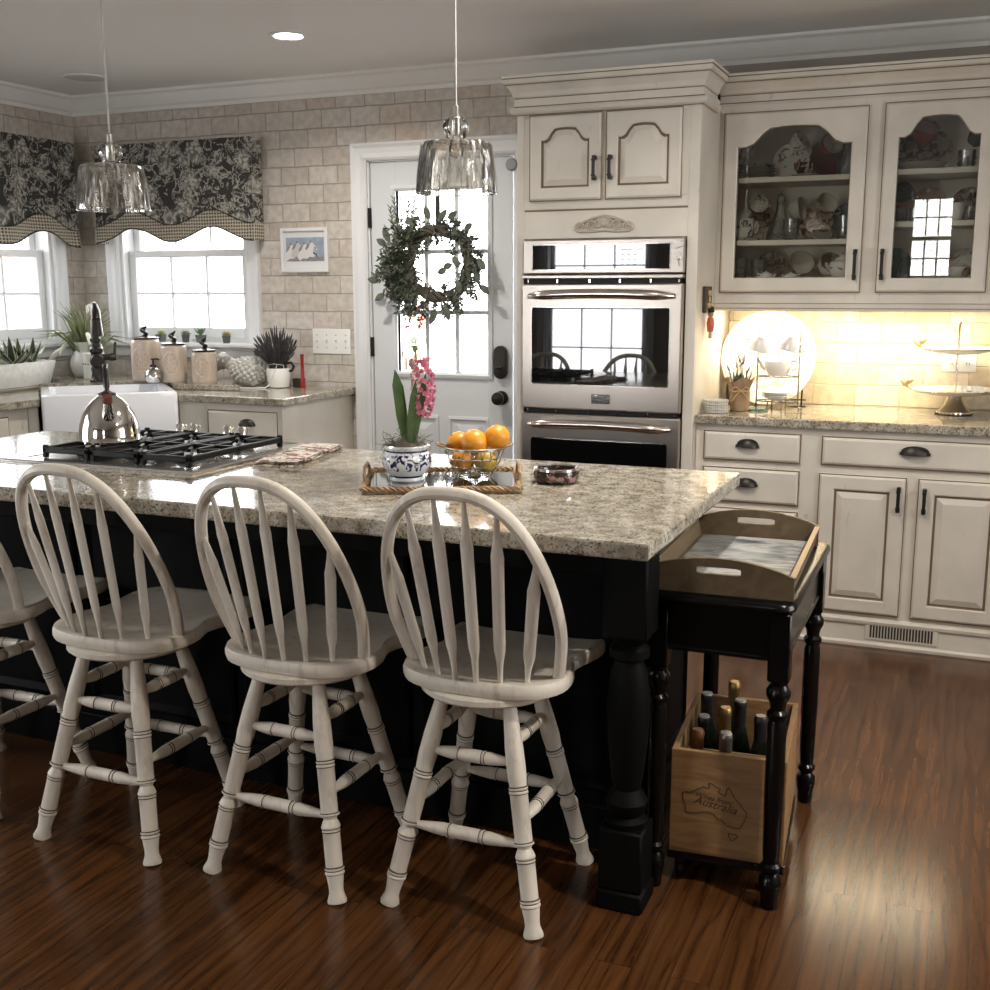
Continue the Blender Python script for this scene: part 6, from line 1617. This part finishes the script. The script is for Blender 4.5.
P_CANLAMP = plain('lamp_face', (1, 1, 1), .4, emis=(1, .93, .82), estr=28.)
def can(label, x, y, W, col=(1, .86, .70), size=.13, spread=150):
    t = thing('recessed_light', label, 'ceiling light', (x, y, ZC))
    m = MB(); m.lathe([(.082, -.0005), (.082, -.006), (.066, -.008), (.060, -.002), (.055, -.0005)], P_WHITE, 32, cap0=False, cap1=False); m.obj('trim_ring', t)
    m = MB(); m.lathe([(.056, -.003), (.0, -.005)], P_CANLAMP, 28, cap0=False, cap1=False); m.obj('lamp_face', t)
    l = bpy.data.lights.new('recessed_lamp', 'AREA'); l.shape = 'DISK'; l.size = size*.8; l.energy = W; l.color = col; l.spread = radians(spread)
    o = bpy.data.objects.new('recessed_lamp', l); COL.objects.link(o); o.parent = t; o.location = (0, 0, -.012)
    return t
t = thing('ceiling_speaker', 'flush round ceiling speaker grille above the sink corner', 'speaker', (-4.29, 4.745, ZC))
m = MB(); m.lathe([(.10, -.0005), (.10, -.004), (.092, -.006), (0, -.005)], plain('speaker_grille_paint', (.56, .54, .51), .8), 36, cap0=False); m.obj('grille', t)
m = MB(); m.lathe([(.115, -.0005), (.115, -.005), (.100, -.007), (.099, -.0005)], P_CEIL, 36, cap0=False, cap1=False); m.obj('bezel', t)

# ------------------------------------------------------------------ valances
P_TOILE = m_toile('charcoal_floral_fabric'); P_TRIMF = m_dots('dotted_border_fabric', (.46, .41, .32), (.05, .045, .04), 58, .30, .38, True); P_PIPE = plain('dark_piping', (.03, .028, .025), .9)
def valance(label, w, ztop, zlow, amp, loc, rz, phase=0.):
    t = thing('valance', label, 'valance', loc, rz, 'scalloped window valances')
    bh = .088
    def yy(u, v): return -.095-.010*sin(u*26+1.3*sin(5*u))*(.3+.7*v)-.012*sin(u*4*pi)*v*.5
    def zl(u): return zlow+amp*(.5-.5*cos(4*pi*u))**1.15
    def fab(u, v): z0 = zl(u)+bh; return V((u-.5)*w, yy(u, 1-v), z0+(ztop-z0)*v)
    m = MB(); m.grid(fab, 120, 10, P_TOILE)
    for s in (0, 1): m.grid(lambda a, v, s=s: V((s-.5)*w+(.006*sin(3*a)), yy(s, 1-v)*a, (zl(s)+bh)+(ztop-zl(s)-bh)*v), 4, 8, P_TOILE)
    m.grid(lambda u, a: V((u-.5)*w, yy(u, 0)*a, ztop), 60, 1, P_TOILE)
    m.obj('fabric', t)
    m = MB(); m.grid(lambda u, v: V((u-.5)*w, yy(u, 1)-.004*(1-v)-.002, zl(u)+(bh+.004)*v), 120, 3, P_TRIMF)
    for s in (0, 1): m.grid(lambda a, v, s=s: V((s-.5)*w+(.006*sin(3*a))+(.001 if s else -.001), yy(s, 1)*a, zl(s)+bh*v), 4, 2, P_TRIMF)
    m.obj('border_trim', t)
    m = MB(); m.tube([V((u-.5)*w, yy(u, 1)-.007, zl(u)) for u in [k/100 for k in range(101)]], .004, P_PIPE, 5); m.tube([V((u-.5)*w, yy(u, 1)-.004, zl(u)+bh+.002) for u in [k/100 for k in range(101)]], .003, P_PIPE, 5); m.obj('piping', t)
    m = MB(); m.tube([(-w/2+.01, -.05, ztop-.03), (w/2-.01, -.05, ztop-.03)], .012, P_IRON, 8)
    for s in (-1, 1): m.tube([(s*(w/2-.012), -.05, ztop-.03), (s*(w/2-.012), 0, ztop-.03)], .006, P_IRON, 6)
    m.obj('rod', t)
valance('charcoal floral valance with dotted scalloped border on the back wall window', 1.06, 2.215, 1.685, .076, (-4.078, YW-.0275, 0), 0)
valance('charcoal floral valance with dotted scalloped border on the left wall window', 1.10, 2.235, 1.665, .080, (XL+.0275, 4.545, 0), pi/2)

# ------------------------------------------------------------------ framed print
def horses():
    t = thing('framed_picture', 'small white-framed print of white horses galloping, on the brick wall', 'picture', (-3.455, YW, 1.517), 0, None, (0, 0, 0))
    W, H = .292, .232
    m = MB(); L = [[V(x, -d, z) for x, z in ((i, i), (W-i, i), (W-i, H-i), (i, H-i))] for i, d in ((0, 0), (0, .018), (.003, .02), (.017, .02), (.019, .012))]
    m.rings(L, P_WHITE, cap0=False, cap1=False, smooth=False); m.obj('frame', t)
    m = MB(); m.box(.012, W-.012, -.010, -.002, .012, H-.012, plain('mat_board', (.70, .71, .72), .8)); m.obj('mount', t)
    m = MB(); a0, a1, b0, b1 = .032, W-.026, .058, .182; y = -.0115
    sky = plain('print_sky', (.30, .36, .44), .7, var=.15, vscale=30); wh = plain('print_white', (.66, .65, .64), .7); gy = plain('print_grey', (.25, .23, .24), .7, var=.3, vscale=90); dk = plain('print_dark', (.06, .05, .05), .7)
    m.box(a0, a1, y, -.009, b0, b1, sky); m.box(a0, a1, y-.0002, y, b0, b0+.022, gy)
    def pl(pts, mat, k): m.prism([(x, z) for x, z in pts], y-.0003-.0002*k, y, mat, 'XZ')
    for k, (x, z, s) in enumerate(((.068, .112, 1.15), (.106, .122, 1.15), (.150, .114, 1.2), (.192, .122, 1.2))):
        body = [(-.040, -.030), (-.030, -.006), (-.016, .010), (-.006, .026), (.002, .029), (.010, .021), (.024, .006), (.026, .000), (.021, -.004), (.009, .003), (.006, -.012), (.014, -.026), (.008, -.036), (-.012, -.034), (-.028, -.044)]
        pl([(x+s*u, z+s*v) for u, v in body], wh if k % 2 == 0 or k == 3 else plain('print_pale_grey', (.52, .50, .50), .7), k)
        pl([(x+s*u, z+s*v) for u, v in ((-.008, .024), (-.020, .022), (-.034, .002), (-.030, -.006), (-.016, .006))], gy, k+.5)
        pl([(x+s*u, z+s*v) for u, v in ((.014, .010), (.022, .004), (.019, -.001), (.013, .003))], dk, k+.6)
        pl([(x+s*u, z+s*v) for u, v in ((.006, -.014), (.024, -.022), (.030, -.036), (.026, -.036), (.020, -.026), (.006, -.022))], dk if k % 2 else gy, k+.7)
        pl([(x+s*u, z+s*v) for u, v in ((-.008, .028), (-.005, .038), (-.001, .028))], dk, k+.6)
    m.obj('print', t)
horses()
# round contact sensor on the door casing
m = MB(); m.lathe([(.030, 0), (.030, .014), (.024, .020), (0, .021)], plain('grey_sensor_plastic', (.30, .31, .31), .5), 24, T=ROT('X', 90))
tag(m.obj('door_sensor', None, (-2.116, YW+.006-.020, 2.02)), 'round grey sensor at the top right corner of the back door', 'sensor')

# ------------------------------------------------------------------ wreath
def wreath():
    cx, cz, y = -2.506, 1.555, 5.195
    t = thing('wreath', 'grapevine wreath with greenery on its left side hanging on the back door', 'wreath', (cx, y, cz))
    t.scale = (1.08, 1, 1.08)
    rnd = random.Random(21); R = .155
    m = MB()
    for k in range(16):
        ph = rnd.uniform(0, 2*pi); w = rnd.uniform(.010, .030); tw = rnd.randint(4, 8); pts = []
        for q in range(48):
            a = 2*pi*q/48; rr = R+w*cos(tw*a+ph); pts.append((rr*cos(a), w*.7*sin(tw*a+ph), rr*sin(a)))
        m.tube(pts, rnd.uniform(.0045, .0075), P_VINE, 5, closed=True)
    m.obj('grapevine_ring', t)
    m = MB()
    def sprig(m, b, d, L, n, lw, ll, mat, droop=.0):
        d = d.normalized(); u = d.orthogonal().normalized(); pts = [b+d*L*f+V(0, 0, -droop*f*f) for f in (0, .33, .66, 1)]
        m.tube(pts, .0016, P_VINE, 4)
        for q in range(n):
            f = .15+.85*q/n; p = b+d*L*f+V(0, 0, -droop*f*f); a = rnd.uniform(0, 2*pi)
            o = (d*.8+(u*cos(a)+d.cross(u)*sin(a))).normalized(); m.leaf(p, p+o*ll*rnd.uniform(.7, 1.2), lw, mat, V(rnd.uniform(-.5, .5), -1, rnd.uniform(-.5, .5)), rnd.uniform(-.1, .1), 2)
    def on(deg, r=R): a = radians(deg); return V(r*cos(a), -.02, r*sin(a))
    # dense greenery round the left and lower left, sparse on the right
    for k in range(170):
        deg = rnd.triangular(100, 265, 205); b = on(deg, rnd.uniform(R-.02, R+.03)); od = b.copy(); od.y = 0; od.normalize()
        d = od*rnd.uniform(.4, 1)+V(rnd.uniform(-.6, .4), rnd.uniform(-.5, .1), rnd.uniform(-.5, .5)); sprig(m, b, d, rnd.uniform(.05, .15), 11, .011, .030, P_SAGE if k % 3 else P_GREEN, .02)
    for k in range(90):
        deg = rnd.uniform(-95, 95); b = on(deg, rnd.uniform(R-.01, R+.03)); od = b.copy(); od.y = 0; od.normalize()
        d = od*rnd.uniform(.3, 1)+V(rnd.uniform(-.5, .5), rnd.uniform(-.4, .1), rnd.uniform(-.8, .2)); sprig(m, b, d, rnd.uniform(.04, .085), 8, .010, .026, P_SAGE, .02)
    for k in range(60):
        deg = rnd.uniform(0, 360); b = on(deg, R-.025); d = -b.normalized()*.7+V(rnd.uniform(-.9, .9), -.2, rnd.uniform(-.9, .5)); sprig(m, b, d, rnd.uniform(.03, .06), 6, .007, .02, P_SAGE, .01)
    o = m.obj('greenery', t)
    m = MB()      # upright feathery spikes at the upper left
    for (x0, z0, x1, z1) in ((-.19, .06, -.215, .30), (-.18, .08, -.175, .315), (-.20, .02, -.235, .26), (-.16, .10, -.135, .30), (-.15, .12, -.10, .315)):
        b, tp = V(x0, -.02, z0), V(x1, -.03, z1); m.tube([b, tp], .002, P_VINE, 4)
        for q in range(34):
            f = .2+.8*q/34; p = b+(tp-b)*f; a = q*2.4; o_ = V(cos(a)*.8, sin(a)*.4, .9).normalized(); m.leaf(p, p+o_*.026, .006, P_SAGE, V(0, -1, 0), .05, 2)
    m.obj('feathery_spikes', t)
    m = MB()      # broad eucalyptus leaves
    for (x, z, dx, dz, L) in ((-.24, .10, -.02, .05, .075), (-.255, .085, -.05, .03, .06), (.02, .19, .05, .06, .07), (.065, .20, .05, .03, .06), (-.03, .20, -.02, .06, .065), (-.11, .17, -.04, .05, .06), (.20, -.02, .02, -.07, .08), (.215, .02, .04, -.05, .07), (.04, -.02, .045, .012, .055), (.055, -.03, -.05, -.015, .05), (.09, .03, .03, -.05, .06), (.11, -.08, .02, -.06, .06), (.0, -.22, -.03, -.06, .07), (.05, -.20, .02, -.06, .07), (.23, -.10, .05, -.05, .06), (-.30, -.08, -.06, .01, .06), (-.27, -.14, -.05, -.03, .06), (.15, .15, .05, .03, .05)):
        b = V(x, -.035, z); m.leaf(b, b+V(dx, -.006, dz).normalized()*L, .034, P_SAGE, V(.2, -1, .1), .06, 4)
    m.obj('broad_leaves', t)
    m = MB(); 
    for k in range(12):
        a0 = rnd.uniform(-60, 20); b = on(a0, R+.03); tip = b+V(rnd.uniform(.05, .11), -.01, rnd.uniform(-.09, .02)); m.tube([b, (b+tip)/2+V(0, 0, .01), tip], .0012, P_VINE, 4)
        for q in range(7): p = b+(tip-b)*(.4+.6*q/7); m.leaf(p, p+V(rnd.uniform(-.01, .02), 0, rnd.uniform(-.02, .01)), .004, P_SAGE, V(0, -1, 0), 0, 2)
    m.obj('trailing_twigs', t)
    m = MB(); m.box(-.012, .012, -.004, .0, .12, .40, P_IRON, .001); m.box(-.012, .012, -.03, 0, .12, .135, P_IRON, .001); m.tube([(0, -.03, .13), (0, -.034, .16)], .006, P_IRON, 6); m.obj('hanger', t)
wreath()
# ------------------------------------------------------------------ outside the windows
P_EXTB = m_brick('neighbour_brick', True, [(.60, .42, .37), (.65, .46, .41), (.68, .50, .45), (.58, .40, .36)], (.62, .58, .55), .21, .07)
t = thing('brick_house', 'sunlit pink brick house wall seen through the left window', 'house', (-8.2, 6.2, 0))
m = MB(); m.box(-.2, .2, -4.5, 2.6, 0, 1.75, P_EXTB); m.obj('wall', t)
m = MB(); m.box(-.22, .28, -4.6, 2.7, 1.75, 1.86, P_WHITE, .01); m.obj('eave_board', t)
P_REDL = plain('red_blossom', (.75, .30, .24), .8, var=.2, vscale=20)
t = thing('flowering_shrub', 'red flowering shrub outside the back door glass', 'shrub', (-3.75, 7.2, 0))
rnd = random.Random(9); m = MB(); m2 = MB()
for k in range(150):
    a = rnd.uniform(0, 2*pi); r = sqrt(rnd.random()); z = rnd.uniform(.4, 1.34); w = .26*(1-((z-.85)/.62)**2)**.5 if abs(z-.85) < .6 else .02; p = V(r*w*cos(a), r*w*sin(a), z); q = p+V(rnd.uniform(-1, 1), rnd.uniform(-1, 1), rnd.uniform(-1, 1))*.06; r2 = rnd.random() < .88; (m if r2 else m2).leaf(p, q, .07, P_REDL if r2 else P_GREEN, V(rnd.uniform(-1, 1), -1, rnd.uniform(-1, 1)), .1, 2)
m.obj('blossoms', t); m2.obj('leaves', t)
m = MB()
for k in range(6): m.tube([(0, 0, 0), (.1*cos(k), .1*sin(k), .5), (.2*cos(k), .2*sin(k), 1.0)], .012, P_VINE, 6)
m.obj('stems', t)
g = MB(); g.box(-14, 8, YW+T+.01, 16, -.3, -.1, plain('pale_paving', (.40, .39, .37), .9)); g.box(-14, XL-T-.01, -8, YW+T+.01, -.3, -.1, g.mats[0]); g.box(XL-T-.01, 8, -8, YF-T-.01, -.3, -.1, g.mats[0])
o = g.obj('ground'); o['kind'] = 'structure'; o['category'] = 'ground'; o['label'] = 'pale paving outside the house'

# ------------------------------------------------------------------ light
w = bpy.data.worlds.new('daylight'); SC.world = w; w.use_nodes = True
bg = w.node_tree.nodes['Background']; bg.inputs['Color'].default_value = (.96, .98, 1.0, 1); bg.inputs['Strength'].default_value = 7.5
def portal(x, y, z, sx, sz, rot):
    l = bpy.data.lights.new('window_portal', 'AREA'); l.shape = 'RECTANGLE'; l.size = sx; l.size_y = sz; l.cycles.is_portal = True
    o = bpy.data.objects.new('window_portal', l); COL.objects.link(o); o.location = (x, y, z); o.rotation_euler = rot
hp = pi/2
portal((W2[0]+W2[1])/2, YW+T+.02, (W2[2]+W2[3])/2, W2[1]-W2[0], W2[3]-W2[2], (-hp, 0, 0))
portal((DR[0]+DR[1])/2, YW+T+.02, 1.45, .6, .95, (-hp, 0, 0))
portal(XL-T-.02, (W1[0]+W1[1])/2, (W1[2]+W1[3])/2, W1[1]-W1[0], W1[3]-W1[2], (hp, 0, -hp))
portal(XL-T-.02, (WD[0]+WD[1])/2, (WD[2]+WD[3])/2, WD[1]-WD[0], WD[3]-WD[2], (hp, 0, -hp))
portal((WP[0]+WP[1])/2, YF-T-.02, (WP[2]+WP[3])/2, WP[1]-WP[0], WP[3]-WP[2], (hp, 0, 0))
portal((WS[0]+WS[1])/2, YF-T-.02, (WS[2]+WS[3])/2, WS[1]-WS[0], WS[3]-WS[2], (hp, 0, 0))
portal(XR+T+.02, (WR[0]+WR[1])/2, (WR[2]+WR[3])/2, WR[1]-WR[0], WR[3]-WR[2], (hp, 0, hp))
can('bright recessed ceiling light over the sink side of the kitchen', -2.79, 4.33, 9, (1, .93, .84))
can('recessed ceiling light over the walkway by the oven', -.95, 3.1, 13, (1, .93, .84))
can('added unseen ceiling light over the right walkway, in front of the glass cabinet', .85, 1.9, 19, (1, .93, .84))  # added out of view to brighten the cabinet inside and the right floor
l = bpy.data.lights.new('under_cabinet_lamp', 'AREA'); l.shape = 'RECTANGLE'; l.size = 1.02; l.size_y = .03; l.energy = 6.5; l.color = (1, .85, .60)
o = bpy.data.objects.new('under_cabinet_lamp', l); COL.objects.link(o); o.location = (-.47, YU+.11, 1.350)

# ------------------------------------------------------------------ camera
cd = bpy.data.cameras.new('camera'); cd.sensor_width = 36; cd.lens = 36*1121.185/990; cd.clip_start = .05
cam = bpy.data.objects.new('camera', cd); COL.objects.link(cam)
cam.location = (0, 0, 1.43292)
pit, yaw, roll = .182563, .4005884, .0019316
cam.matrix_world = TR(0, 0, 1.43292) @ Matrix.Rotation(yaw, 4, 'Z') @ Matrix.Rotation(pi/2-pit, 4, 'X') @ Matrix.Rotation(-roll, 4, 'Z')
SC.camera = cam
vs = SC.view_settings; vs.view_transform = 'Standard'; vs.look = 'None'; vs.gamma = 1; vs.use_curve_mapping = False; vs.exposure = .92
SC.cycles.use_denoising = True; SC.cycles.max_bounces = 8; SC.cycles.transparent_max_bounces = 16; SC.cycles.sample_clamp_indirect = 4; SC.cycles.caustics_reflective = False; SC.cycles.caustics_refractive = False
